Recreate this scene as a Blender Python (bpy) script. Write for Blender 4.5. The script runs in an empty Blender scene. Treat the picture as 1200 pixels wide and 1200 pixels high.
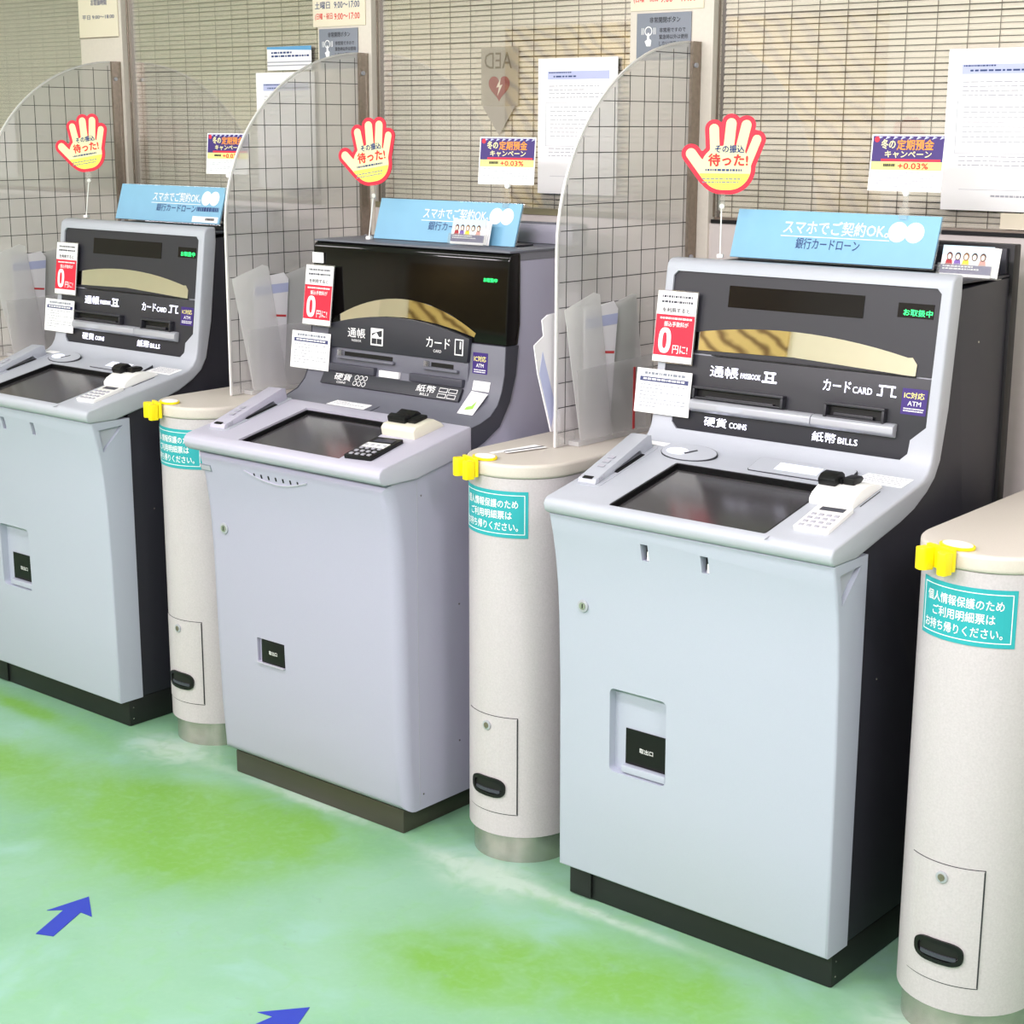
import bpy, bmesh, math, random
from mathutils import Vector, Matrix
random.seed(7)
scene = bpy.context.scene
COL = scene.collection

# ------------------------------------------------------------------ camera
F_PX, CAM, YAW, PITCH, ROLL = 1945.65, Vector((4.0555, -2.7112, 1.679)), 0.7031, 0.2293, 0.0034
fw = Vector((-math.sin(YAW)*math.cos(PITCH), math.cos(YAW)*math.cos(PITCH), -math.sin(PITCH)))
rt = Vector((math.cos(YAW), math.sin(YAW), 0)); up = rt.cross(fw)
r2 = rt*math.cos(ROLL)+up*math.sin(ROLL); u2 = up*math.cos(ROLL)-rt*math.sin(ROLL)
cd = bpy.data.cameras.new('camera'); cam = bpy.data.objects.new('camera', cd); COL.objects.link(cam)
cd.sensor_width = 36.0; cd.lens = 36.0*F_PX/1200.0; cd.clip_start = 0.05
cam.matrix_world = Matrix(((r2.x, u2.x, -fw.x, CAM.x), (r2.y, u2.y, -fw.y, CAM.y), (r2.z, u2.z, -fw.z, CAM.z), (0, 0, 0, 1)))
scene.camera = cam

# ------------------------------------------------------------------ light and exposure
scene.view_settings.view_transform = 'Standard'; scene.view_settings.look = 'None'
scene.view_settings.gamma = 1.0; scene.view_settings.use_curve_mapping = False
scene.view_settings.exposure = -0.1
world = bpy.data.worlds.new('world'); scene.world = world; world.use_nodes = True
world.node_tree.nodes['Background'].inputs[0].default_value = (0.93, 0.96, 1.0, 1)
world.node_tree.nodes['Background'].inputs[1].default_value = 0.25
LAMPS = [(-2.2, -1.3), (0.0, -1.3), (2.2, -1.3), (4.4, -1.3), (-1.1, -3.3), (1.1, -3.3), (3.3, -3.3), (-2.4, -4.0), (0.2, -4.0)]
LAMP_W = [8, 13, 17, 40, 34, 56, 84, 42, 28]
LAMP_TILT = [24, 24, 24, 24, 40, 40, 40, -15, -15]
LAMP_COL = (1.0, 0.90, 0.975)
scene.cycles.max_bounces = 7; scene.cycles.diffuse_bounces = 4; scene.cycles.glossy_bounces = 4; scene.cycles.transparent_max_bounces = 12
scene.cycles.caustics_reflective = False; scene.cycles.caustics_refractive = False
CEIL = 2.65

# ------------------------------------------------------------------ helpers
def lin(c):
    c = c/255.0
    return c/12.92 if c <= 0.04045 else ((c+0.055)/1.055)**2.4
def rgb(r, g, b): return (lin(r), lin(g), lin(b), 1.0)

MATS = {}
def mat(name, col, rough=0.5, metal=0.0, noise=0.0, nscale=60.0, bump=0.0, bscale=400.0, spec=0.5, emit=0.0, coat=0.0):
    if name in MATS: return MATS[name]
    m = bpy.data.materials.new(name); m.use_nodes = True; nt = m.node_tree; b = nt.nodes['Principled BSDF']
    b.inputs['Base Color'].default_value = col; b.inputs['Roughness'].default_value = rough
    b.inputs['Metallic'].default_value = metal; b.inputs['Specular IOR Level'].default_value = spec
    b.inputs['Coat Weight'].default_value = coat
    if emit:
        b.inputs['Emission Color'].default_value = col; b.inputs['Emission Strength'].default_value = emit
    if noise or bump: tc = nt.nodes.new('ShaderNodeTexCoord')
    if noise:
        n = nt.nodes.new('ShaderNodeTexNoise'); n.inputs['Scale'].default_value = nscale; n.inputs['Detail'].default_value = 5
        r = nt.nodes.new('ShaderNodeValToRGB')
        r.color_ramp.elements[0].position = 0.3; r.color_ramp.elements[1].position = 0.7
        r.color_ramp.elements[0].color = tuple(max(0, c*(1-noise)) for c in col[:3])+(1,)
        r.color_ramp.elements[1].color = tuple(min(1, c*(1+noise)) for c in col[:3])+(1,)
        nt.links.new(tc.outputs['Object'], n.inputs['Vector']); nt.links.new(n.outputs['Fac'], r.inputs['Fac'])
        nt.links.new(r.outputs['Color'], b.inputs['Base Color'])
    if bump:
        n2 = nt.nodes.new('ShaderNodeTexNoise'); n2.inputs['Scale'].default_value = bscale; n2.inputs['Detail'].default_value = 3
        bp = nt.nodes.new('ShaderNodeBump'); bp.inputs['Strength'].default_value = bump; bp.inputs['Distance'].default_value = 0.002
        nt.links.new(tc.outputs['Object'], n2.inputs['Vector']); nt.links.new(n2.outputs['Fac'], bp.inputs['Height'])
        nt.links.new(bp.outputs['Normal'], b.inputs['Normal'])
    MATS[name] = m
    return m

def clear_mat(name, tint=(1, 1, 1), refl=0.08, milk=0.0, milk_col=(1, 1, 1), rough=0.0, edge=0.55, power=4.0):
    """thin clear sheet: transparent, a little milky scatter, fresnel reflection"""
    if name in MATS: return MATS[name]
    m = bpy.data.materials.new(name); m.use_nodes = True; nt = m.node_tree; nt.nodes.clear()
    out = nt.nodes.new('ShaderNodeOutputMaterial'); tr = nt.nodes.new('ShaderNodeBsdfTransparent')
    tr.inputs[0].default_value = (*tint, 1)
    df = nt.nodes.new('ShaderNodeBsdfDiffuse'); df.inputs[0].default_value = (*milk_col, 1)
    tl = nt.nodes.new('ShaderNodeBsdfTranslucent'); tl.inputs[0].default_value = (*milk_col, 1)
    ad = nt.nodes.new('ShaderNodeMixShader'); ad.inputs[0].default_value = 0.4
    nt.links.new(df.outputs[0], ad.inputs[1]); nt.links.new(tl.outputs[0], ad.inputs[2])
    m1 = nt.nodes.new('ShaderNodeMixShader'); m1.inputs[0].default_value = milk
    nt.links.new(tr.outputs[0], m1.inputs[1]); nt.links.new(ad.outputs[0], m1.inputs[2])
    gl = nt.nodes.new('ShaderNodeBsdfGlossy'); gl.inputs['Roughness'].default_value = rough
    lw = nt.nodes.new('ShaderNodeLayerWeight'); lw.inputs[0].default_value = 0.5
    pw = nt.nodes.new('ShaderNodeMath'); pw.operation = 'POWER'; pw.inputs[1].default_value = power
    mr = nt.nodes.new('ShaderNodeMath'); mr.operation = 'MULTIPLY_ADD'; mr.inputs[1].default_value = edge; mr.inputs[2].default_value = refl; mr.use_clamp = True
    nt.links.new(lw.outputs['Facing'], pw.inputs[0]); nt.links.new(pw.outputs[0], mr.inputs[0])
    m2 = nt.nodes.new('ShaderNodeMixShader')
    nt.links.new(mr.outputs[0], m2.inputs[0]); nt.links.new(m1.outputs[0], m2.inputs[1]); nt.links.new(gl.outputs[0], m2.inputs[2])
    nt.links.new(m2.outputs[0], out.inputs[0]); MATS[name] = m
    return m

class Frame:
    """a flat frame: origin o, axes U and V, normal N = U x V"""
    def __init__(s, o, U=(1, 0, 0), V=(0, 0, 1)):
        s.o = Vector(o); s.U = Vector(U).normalized(); s.V = Vector(V).normalized(); s.N = s.U.cross(s.V).normalized()
    def __call__(s, u, v, n=0.0): return s.o+s.U*u+s.V*v+s.N*n
    def sub(s, u, v, n=0.0, rot=0.0):
        c, q = math.cos(rot), math.sin(rot)
        return Frame(s(u, v, n), s.U*c+s.V*q, s.V*c-s.U*q)

class Cyl:
    """wraps u (arc length from angle a0) and v (height) round a vertical cylinder"""
    def __init__(s, r, a0=-math.pi/2, z0=0.0): s.r, s.a0, s.z0 = r, a0, z0
    def __call__(s, u, v, n=0.0):
        a = s.a0+u/s.r; return Vector(((s.r+n)*math.cos(a), (s.r+n)*math.sin(a), s.z0+v))

WORLD = Frame((0, 0, 0), (1, 0, 0), (0, 1, 0))

class MB:
    def __init__(s): s.v = []; s.f = []
    def add(s, vs, fs):
        k = len(s.v); s.v += [tuple(p) for p in vs]; s.f += [tuple(i+k for i in f) for f in fs]; return s
    def box(s, x0, x1, y0, y1, z0, z1, fr=WORLD):
        P = [fr(x, y, z) for z in (z0, z1) for (x, y) in ((x0, y0), (x1, y0), (x1, y1), (x0, y1))]
        return s.add(P, [(3, 2, 1, 0), (4, 5, 6, 7), (0, 1, 5, 4), (1, 2, 6, 5), (2, 3, 7, 6), (3, 0, 4, 7)])
    def poly(s, pts, n0, n1, fr=WORLD):
        """prism over a counter-clockwise outline in the frame, from n0 to n1"""
        if area(pts) < 0: pts = pts[::-1]
        k = len(pts)
        P = [fr(u, v, n0) for u, v in pts]+[fr(u, v, n1) for u, v in pts]
        return s.add(P, [tuple(range(k-1, -1, -1)), tuple(range(k, 2*k))]+[(i, (i+1) % k, k+(i+1) % k, k+i) for i in range(k)])
    def face(s, pts, n=0.0, fr=WORLD):
        return s.add([fr(u, v, n) for u, v in pts], [tuple(range(len(pts)))])
    def grid(s, u0, u1, v0, v1, nu, nv, n0, n1, fr):
        """a thin sheet that can follow a curved frame"""
        for a in range(nu):
            for b in range(nv):
                s.box(u0+(u1-u0)*a/nu, u0+(u1-u0)*(a+1)/nu, v0+(v1-v0)*b/nv, v0+(v1-v0)*(b+1)/nv, n0, n1, fr)
        return s
    def tube(s, path, r, k=8):
        path = [Vector(p) for p in path]; rings = []
        for i, p in enumerate(path):
            d = (path[min(i+1, len(path)-1)]-path[max(i-1, 0)]).normalized()
            a = d.orthogonal().normalized(); b = d.cross(a)
            rings.append([p+(a*math.cos(t)+b*math.sin(t))*r for t in [2*math.pi*j/k for j in range(k)]])
        vs = [q for ring in rings for q in ring]; fs = []
        for i in range(len(path)-1):
            for j in range(k): fs.append((i*k+j, i*k+(j+1) % k, (i+1)*k+(j+1) % k, (i+1)*k+j))
        fs += [tuple(range(k-1, -1, -1)), tuple((len(path)-1)*k+j for j in range(k))]
        return s.add(vs, fs)
    def disc(s, u, v, r, n0, n1, fr=WORLD, k=24, ry=None):
        ry = ry or r
        return s.poly([(u+r*math.cos(2*math.pi*i/k), v+ry*math.sin(2*math.pi*i/k)) for i in range(k)], n0, n1, fr)
    def build(s, name, m, parent=None, smooth=0, bevel=0, seg=2, recalc=True):
        me = bpy.data.meshes.new(name); me.from_pydata(s.v, [], s.f)
        if recalc:
            b = bmesh.new(); b.from_mesh(me); bmesh.ops.recalc_face_normals(b, faces=b.faces); b.to_mesh(me); b.free()
        return finish(name, me, m, parent, smooth, bevel, seg)

def finish(name, me, m, parent=None, smooth=0, bevel=0, seg=2):
    me.materials.clear(); me.materials.append(m)
    if bevel:
        b = bmesh.new(); b.from_mesh(me)
        es = [e for e in b.edges if len(e.link_faces) == 2 and e.calc_face_angle(0) > 0.6]
        bmesh.ops.bevel(b, geom=es, offset=bevel, segments=seg, affect='EDGES', profile=0.6, clamp_overlap=True)
        b.to_mesh(me); b.free(); smooth = smooth or 40
    if smooth:
        me.shade_smooth(); me.set_sharp_from_angle(angle=math.radians(smooth))
    o = bpy.data.objects.new(name, me); COL.objects.link(o)
    if parent: o.parent = parent
    return o

def area(p): return sum(p[i][0]*p[(i+1) % len(p)][1]-p[(i+1) % len(p)][0]*p[i][1] for i in range(len(p)))/2

def empty(name, loc=(0, 0, 0), rz=0.0):
    o = bpy.data.objects.new(name, None); COL.objects.link(o); o.location = loc; o.rotation_euler = (0, 0, rz)
    o.empty_display_size = 0.05
    return o
def tag(o, label, cat, group=None):
    o['label'] = label; o['category'] = cat
    if group: o['group'] = group
    return o
def struct(o, label=None, cat=None):
    o['kind'] = 'structure'
    if label: o['label'] = label
    if cat: o['category'] = cat
    return o
def copy_tree(o, parent=None):
    kids = [x for x in o.children]
    c = o.copy(); COL.objects.link(c); c.parent = parent
    for ch in kids: copy_tree(ch, c)
    return c

def rrect(u0, u1, v0, v1, r, k=4):
    P = []
    for cx, cy, a in ((u1-r, v1-r, 0), (u0+r, v1-r, 90), (u0+r, v0+r, 180), (u1-r, v0+r, 270)):
        for i in range(k+1):
            t = math.radians(a+90*i/k); P.append((cx+r*math.cos(t), cy+r*math.sin(t)))
    return P

def prism_x(pts, x0, x1):
    """closed (y,z) side profile swept along x"""
    return MB().poly(pts, x0, x1, Frame((0, 0, 0), (0, 1, 0), (0, 0, 1)))

def edge_bevel(me, test, off, seg=3):
    b = bmesh.new(); b.from_mesh(me)
    es = [e for e in b.edges if len(e.link_faces) == 2 and e.calc_face_angle(0) > 0.5 and test(e.verts[0].co, e.verts[1].co)]
    bmesh.ops.bevel(b, geom=es, offset=off, segments=seg, affect='EDGES', profile=0.5, clamp_overlap=True)
    b.to_mesh(me); b.free()

def cut(me, cutters):
    """subtract closed MB shapes from a mesh"""
    o = bpy.data.objects.new('work', me); COL.objects.link(o); tmp = []
    for c in cutters:
        cm = bpy.data.meshes.new('cutter'); cm.from_pydata(c.v, [], c.f)
        b = bmesh.new(); b.from_mesh(cm); bmesh.ops.recalc_face_normals(b, faces=b.faces); b.to_mesh(cm); b.free()
        co = bpy.data.objects.new('cutter', cm); COL.objects.link(co); tmp.append(co)
        md = o.modifiers.new('b', 'BOOLEAN'); md.operation = 'DIFFERENCE'; md.object = co; md.solver = 'EXACT'
    dg = bpy.context.evaluated_depsgraph_get()
    res = bpy.data.meshes.new_from_object(o.evaluated_get(dg))
    bpy.data.objects.remove(o)
    for t in tmp: bpy.data.objects.remove(t)
    return res

def mesh_of(mb):
    me = bpy.data.meshes.new('m'); me.from_pydata(mb.v, [], mb.f)
    b = bmesh.new(); b.from_mesh(me); bmesh.ops.recalc_face_normals(b, faces=b.faces); b.to_mesh(me); b.free()
    return me

_TXT = {}
def text_geo(s, bold=0.0):
    key = (s, bold)
    if key not in _TXT:
        c = bpy.data.curves.new('t', 'FONT'); c.body = s; c.resolution_u = 2; c.offset = bold; c.fill_mode = 'FRONT'
        o = bpy.data.objects.new('t', c); COL.objects.link(o)
        me = bpy.data.meshes.new_from_object(o.evaluated_get(bpy.context.evaluated_depsgraph_get()))
        vs = [(v.co.x, v.co.y) for v in me.vertices]; fs = [tuple(p.vertices) for p in me.polygons]
        bpy.data.objects.remove(o); bpy.data.curves.remove(c); bpy.data.meshes.remove(me)
        _TXT[key] = (vs, fs)
    return _TXT[key]
def put_text(mb, s, u0, u1, v0, v1, n, fr, bold=0.0, mirror=False):
    """lettering fitted into a box of the frame"""
    vs, fs = text_geo(s)
    xs = [p[0] for p in vs]; ys = [p[1] for p in vs]
    ax, bx, ay, by = min(xs), max(xs), min(ys), max(ys)
    def q(p, du=0.0, dv=0.0, dn=0.0):
        t = (p[0]-ax)/(bx-ax)
        if mirror: t = 1-t
        return fr(u0+(u1-u0)*t+du, v0+(v1-v0)*(p[1]-ay)/(by-ay)+dv, n+dn)
    mb.add([q(p) for p in vs], fs)
    if bold:
        d = (v1-v0)*bold*0.45; e = 0.00004
        for du, dv, k in ((d, 0, 1), (-d, 0, 2), (0, d, 3), (0, -d, 4)):
            mb.add([q(p, du, dv, e*k) for p in vs], fs)
    return mb
def lettering(s, u0, u1, v0, v1, n, fr, m, parent, bold=0.0, name='lettering', mirror=False):
    return put_text(MB(), s, u0, u1, v0, v1, n, fr, bold, mirror).build(name, m, parent, recalc=False)
def text_rows(mb, u0, u1, v0, v1, rows, n, fr, fill=0.55, seed=1):
    """rows of small illegible print as short dashes"""
    R = random.Random(seed); h = (v1-v0)/rows
    for i in range(rows):
        u = u0; vt = v1-i*h; end = u1 if R.random() < 0.7 else u0+(u1-u0)*R.uniform(0.4, 0.9)
        while u < end-0.003:
            w = R.uniform(0.004, 0.016)*(u1-u0)/0.15; w = min(w, end-u)
            mb.face([(u, vt-h*fill), (u+w, vt-h*fill), (u+w, vt), (u, vt)], n, fr); u += w+0.003*(u1-u0)/0.15
    return mb

# ------------------------------------------------------------------ materials
M_shell = mat('shell_light_grey', rgb(176, 180, 189), 0.42, noise=0.02, nscale=500, bump=0.05, bscale=900)
M_cab = mat('cabinet_light_grey', rgb(176, 181, 196), 0.48, noise=0.02, nscale=500, bump=0.06, bscale=900)
M_dark = mat('charcoal_body', rgb(38, 38, 47), 0.5, noise=0.04, nscale=400, bump=0.05, bscale=900)
M_panel = mat('charcoal_fascia', rgb(40, 40, 47), 0.45, noise=0.03, nscale=500)
M_plinth = mat('black_plinth', rgb(22, 25, 24), 0.5)
M_black = mat('black_plastic', rgb(12, 12, 14), 0.45, spec=0.35)
M_gloss = mat('gloss_black', rgb(12, 10, 10), 0.08, spec=0.3)
M_window = mat('dark_display', rgb(18, 15, 16), 0.12, spec=0.3)
M_screen = mat('dark_screen', rgb(58, 56, 58), 0.16, spec=0.6)
M_mirror = mat('mirror', rgb(235, 230, 215), 0.02, metal=1.0)
M_silver = mat('silver_plastic', rgb(178, 180, 188), 0.35, metal=0.25)
M_steel = mat('brushed_steel', rgb(186, 180, 174), 0.2, metal=0.8, noise=0.10, nscale=30)
M_strip = mat('bracket_steel', rgb(150, 138, 126), 0.4, metal=0.8, noise=0.1, nscale=80)
M_white = mat('white_plastic', rgb(240, 240, 236), 0.4)
M_paper = mat('white_paper', rgb(248, 247, 248), 0.7)
M_lit = mat('lit_white_lettering', (0.84, 0.84, 1.0, 1), 0.5, emit=2.2)
M_litpatch = mat('lit_tray_patch', (0.80, 0.82, 0.95, 1), 0.5, emit=0.35)
M_green_led = mat('green_led', (0.03, 0.95, 0.22, 1), 0.5, emit=1.6)
M_wtext = mat('white_print', rgb(242, 242, 242), 0.6)
M_btext = mat('black_print', rgb(42, 42, 48), 0.6)
M_gtext = mat('grey_print', rgb(172, 172, 182), 0.7)
M_navy = mat('navy_print', rgb(38, 62, 118), 0.6)
M_red = mat('red_print', rgb(222, 28, 58), 0.5)
M_red2 = mat('red_lettering', rgb(232, 40, 40), 0.5)
M_blue = mat('sky_blue_board', rgb(124, 178, 208), 0.4, noise=0.02, nscale=20)
M_purple = mat('purple_print', rgb(54, 30, 112), 0.5)
M_orange = mat('orange_print', rgb(246, 150, 46), 0.5)
M_yellowp = mat('pale_yellow_print', rgb(250, 240, 140), 0.6)
M_lav = mat('lavender_print', rgb(186, 192, 226), 0.6)
M_cream = mat('cream_print', rgb(246, 238, 176), 0.5)
M_yellow = mat('yellow_plastic', rgb(250, 226, 8), 0.4)
M_teal = mat('teal_sticker', rgb(42, 164, 170), 0.45)
M_bin = mat('speckled_ivory', rgb(194, 187, 190), 0.36, noise=0.06, nscale=240, bump=0.15, bscale=300)
M_lid = mat('ivory_lid', rgb(206, 198, 188), 0.45, noise=0.03, nscale=300)
M_post = mat('post_ivory', rgb(214, 206, 194), 0.45, noise=0.02, nscale=100)
M_wall = mat('lower_wall', rgb(206, 198, 194), 0.55, noise=0.02, nscale=50)
M_slat = mat('cream_slat', rgb(252, 244, 224), 0.5)
M_cord = mat('blind_cord', rgb(120, 110, 92), 0.7)
M_backing = mat('office_wall', rgb(120, 108, 86), 0.8)
M_ceil = mat('ceiling_white', rgb(236, 234, 228), 0.8)
M_side = mat('beige_wall', rgb(236, 228, 214), 0.7, noise=0.02, nscale=12)
M_greyplate = mat('grey_sign', rgb(128, 134, 146), 0.5)
M_ivoryplate = mat('ivory_sign', rgb(232, 222, 200), 0.5)
M_arrow = mat('blue_arrow', rgb(40, 58, 168), 0.55)
M_acry = clear_mat('clear_acrylic', refl=0.15, milk=0.42, milk_col=(1.0, 0.97, 0.96), edge=0.35)  # slightly milky sheet; extra milk and pinkish tint imitate a bright reflection
M_edge = mat('acrylic_edge', rgb(226, 224, 222), 0.2)
M_glass = clear_mat('window_glass', refl=0.06, milk=0.0, edge=2.7, power=2.0)
M_pouch = clear_mat('frosted_pouch', refl=0.06, milk=0.5, rough=0.25)
M_pouch2 = clear_mat('frosted_pocket', refl=0.05, milk=0.24, rough=0.25)
M_clearbits = clear_mat('clear_plastic', refl=0.12, milk=0.1)
M_line = mat('etched_line', rgb(46, 45, 48), 0.5)
# ATM of the second make
M_lil = mat('lilac_grey_cabinet', rgb(172, 170, 190), 0.5, noise=0.025, nscale=500, bump=0.06, bscale=900)
M_tray = mat('lilac_tray', rgb(184, 182, 197), 0.45, noise=0.02, nscale=500)
M_mid = mat('mid_grey_shell', rgb(104, 105, 116), 0.45, noise=0.02, nscale=500)
M_band = mat('slate_band', rgb(64, 65, 76), 0.4)
M_upper_shade = mat('shaded_upper_body', rgb(128, 128, 138), 0.5, noise=0.03, nscale=500)  # cabinet lilac darkened, painting in the shade on the upper body
M_slate = mat('slate_strip', rgb(38, 39, 48), 0.45)

# ------------------------------------------------------------------ floor with its painted blotches
def floor_mat():
    m = bpy.data.materials.new('green_painted_floor'); m.use_nodes = True; nt = m.node_tree; b = nt.nodes['Principled BSDF']
    tc = nt.nodes.new('ShaderNodeTexCoord')
    def noise(scale, detail=4, dist=0.0):
        n = nt.nodes.new('ShaderNodeTexNoise'); n.inputs['Scale'].default_value = scale; n.inputs['Detail'].default_value = detail
        n.inputs['Distortion'].default_value = dist; nt.links.new(tc.outputs['Object'], n.inputs['Vector']); return n
    def ramp(src, a, b_, ca=(0, 0, 0, 1), cb=(1, 1, 1, 1)):
        r = nt.nodes.new('ShaderNodeValToRGB'); e = r.color_ramp.elements
        e[0].position = a; e[1].position = b_; e[0].color = ca; e[1].color = cb; r.color_ramp.interpolation = 'EASE'
        nt.links.new(src, r.inputs[0]); return r.outputs[0]
    def mix(fac, a, b_):
        x = nt.nodes.new('ShaderNodeMix'); x.data_type = 'RGBA'
        for s, v in ((x.inputs[0], fac), (x.inputs[6], a), (x.inputs[7], b_)):
            if isinstance(v, (tuple, float)): s.default_value = v
            else: nt.links.new(v, s)
        return x.outputs[2]
    def math_(op, a, b_):
        x = nt.nodes.new('ShaderNodeMath'); x.operation = op; x.use_clamp = op == 'ADD'
        for s, v in ((x.inputs[0], a), (x.inputs[1], b_)):
            if isinstance(v, (int, float)): s.default_value = v
            else: nt.links.new(v, s)
        return x.outputs[0]
    def blob(x, y, rx, ry, rot=0.0):
        mp = nt.nodes.new('ShaderNodeMapping'); mp.vector_type = 'TEXTURE'
        mp.inputs['Location'].default_value = (x, y, 0); mp.inputs['Scale'].default_value = (rx, ry, 1); mp.inputs['Rotation'].default_value = (0, 0, rot)
        nt.links.new(tc.outputs['Object'], mp.inputs['Vector'])
        g = nt.nodes.new('ShaderNodeTexGradient'); g.gradient_type = 'QUADRATIC_SPHERE'; nt.links.new(mp.outputs[0], g.inputs[0])
        return g.outputs['Fac']
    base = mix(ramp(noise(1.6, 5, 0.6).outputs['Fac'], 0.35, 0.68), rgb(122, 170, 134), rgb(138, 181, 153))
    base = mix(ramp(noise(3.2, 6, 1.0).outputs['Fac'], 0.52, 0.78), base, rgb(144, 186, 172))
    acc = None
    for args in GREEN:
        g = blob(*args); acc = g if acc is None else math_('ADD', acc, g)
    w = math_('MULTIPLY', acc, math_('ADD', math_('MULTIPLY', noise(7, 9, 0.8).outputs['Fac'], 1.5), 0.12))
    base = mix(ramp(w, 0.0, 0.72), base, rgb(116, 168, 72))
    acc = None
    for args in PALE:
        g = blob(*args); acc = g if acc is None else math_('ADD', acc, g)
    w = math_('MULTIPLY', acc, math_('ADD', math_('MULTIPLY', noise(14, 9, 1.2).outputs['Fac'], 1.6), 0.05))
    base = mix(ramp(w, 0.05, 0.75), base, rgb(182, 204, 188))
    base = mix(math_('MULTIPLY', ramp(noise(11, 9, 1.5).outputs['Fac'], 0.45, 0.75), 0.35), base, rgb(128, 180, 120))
    base = mix(math_('MULTIPLY', ramp(noise(55, 6, 0.5).outputs['Fac'], 0.4, 0.8), 0.14), base, rgb(154, 194, 164))
    sc = ramp(noise(26, 8, 2.0).outputs['Fac'], 0.62, 0.78)
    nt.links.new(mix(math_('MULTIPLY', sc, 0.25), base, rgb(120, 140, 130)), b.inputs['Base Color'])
    b.inputs['Roughness'].default_value = 0.42; b.inputs['Specular IOR Level'].default_value = 0.35
    n2 = noise(120, 3); bp = nt.nodes.new('ShaderNodeBump'); bp.inputs['Strength'].default_value = 0.08; bp.inputs['Distance'].default_value = 0.002
    nt.links.new(n2.outputs['Fac'], bp.inputs['Height']); nt.links.new(bp.outputs[0], b.inputs['Normal'])
    return m
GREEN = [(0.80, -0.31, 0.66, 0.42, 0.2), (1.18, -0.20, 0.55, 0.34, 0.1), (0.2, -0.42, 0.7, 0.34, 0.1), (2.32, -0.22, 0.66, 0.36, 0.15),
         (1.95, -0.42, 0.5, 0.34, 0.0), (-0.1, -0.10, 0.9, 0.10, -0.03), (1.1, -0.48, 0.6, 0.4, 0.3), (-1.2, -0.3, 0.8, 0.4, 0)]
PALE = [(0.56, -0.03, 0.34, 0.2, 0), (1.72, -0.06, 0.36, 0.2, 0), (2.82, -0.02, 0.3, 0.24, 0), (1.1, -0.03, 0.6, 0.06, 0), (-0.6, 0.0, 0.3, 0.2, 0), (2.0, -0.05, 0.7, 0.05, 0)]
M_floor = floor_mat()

# ------------------------------------------------------------------ room shell
X0, X1, Y0 = -4.2, 6.2, -5.0
YW = 0.78           # face of the lower wall
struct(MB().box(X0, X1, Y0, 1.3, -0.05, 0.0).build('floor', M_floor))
struct(MB().box(X0, X1, Y0, 1.3, CEIL, CEIL+0.05).build('ceiling', M_ceil))
struct(MB().box(X0-0.05, X0, Y0, 1.3, 0, CEIL).build('wall_left', M_side))
struct(MB().box(X1, X1+0.05, Y0, 1.3, 0, CEIL).build('wall_right', M_side))
def wood_mat():
    m = bpy.data.materials.new('wood_panelling'); m.use_nodes = True; nt = m.node_tree; b = nt.nodes['Principled BSDF']
    tc = nt.nodes.new('ShaderNodeTexCoord'); mp = nt.nodes.new('ShaderNodeMapping'); mp.inputs['Scale'].default_value = (1.6, 1, 2.4); mp.inputs['Rotation'].default_value = (0, 0.7, 0)
    w = nt.nodes.new('ShaderNodeTexWave'); w.inputs['Scale'].default_value = 1.4; w.inputs['Distortion'].default_value = 9; w.inputs['Detail'].default_value = 3
    r = nt.nodes.new('ShaderNodeValToRGB'); r.color_ramp.elements[0].color = rgb(212, 184, 118); r.color_ramp.elements[1].color = rgb(110, 80, 36); r.color_ramp.elements[0].position = 0.35
    nt.links.new(tc.outputs['Object'], mp.inputs[0]); nt.links.new(mp.outputs[0], w.inputs[0]); nt.links.new(w.outputs['Fac'], r.inputs[0])
    nt.links.new(r.outputs[0], b.inputs['Base Color']); b.inputs['Roughness'].default_value = 0.5
    return m
wf = struct(MB().box(X0, X1, Y0-0.05, Y0, 0, CEIL).build('wall_front', M_side))
MB().box(-3.9, -0.9, Y0, Y0+0.02, 0.1, 2.35).build('wood_panel', wood_mat(), wf)
struct(MB().box(X0, X1, 1.25, 1.3, 0, CEIL).build('wall_office', M_backing))
# the wall behind the machines: a low panelled wall, posts, windows with blinds above
wb = struct(MB().box(X0, X1, YW, YW+0.12, 0, 1.443).build('wall_back', M_wall))
MB().box(1.74, 2.85, YW-0.004, YW+0.002, 1.4435, 1.4525).build('sill_joint', M_black, wb)
MB().box(0.575, 1.487, YW-0.004, YW+0.002, 1.4435, 1.46).build('sill_joint', mat('olive_sill', rgb(126, 120, 92), 0.6), wb)
MB().box(-0.58, 0.35, YW-0.004, YW+0.002, 1.4435, 1.455).build('sill_joint', M_strip, wb)
POSTS = [(-1.96, -1.73), (-0.809, -0.581), (0.351, 0.572), (1.485, 1.734), (2.64, 2.88)]
for i, (a, b) in enumerate(POSTS):
    p = struct(MB().box(a, b, YW-0.008, YW+0.045, 0.0, CEIL).build('trim_%d' % (i+1), M_post, bevel=0.003))
    MB().box(a-0.0015, a, YW+0.012, YW+0.0195, 1.458, CEIL).build('gasket', M_strip, p)
    MB().box(b, b+0.0015, YW+0.012, YW+0.0195, 1.458, CEIL).build('gasket', M_strip, p)
struct(MB().box(X0, POSTS[0][0], YW, YW+0.12, 1.443, CEIL).build('wall_back_end', M_wall))
struct(MB().box(POSTS[-1][1], X1, YW, YW+0.12, 1.443, CEIL).build('wall_back_corner', M_wall))
slat_me = None
BL_LABEL = ['cream slatted blind at the far left behind the green tinged glass', 'cream slatted blind hanging behind the farthest cash machine',
            'cream slatted blind behind the middle cash machine', 'cream slatted blind behind the nearest cash machine on the right']
PITCH_S = 0.0138
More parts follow.
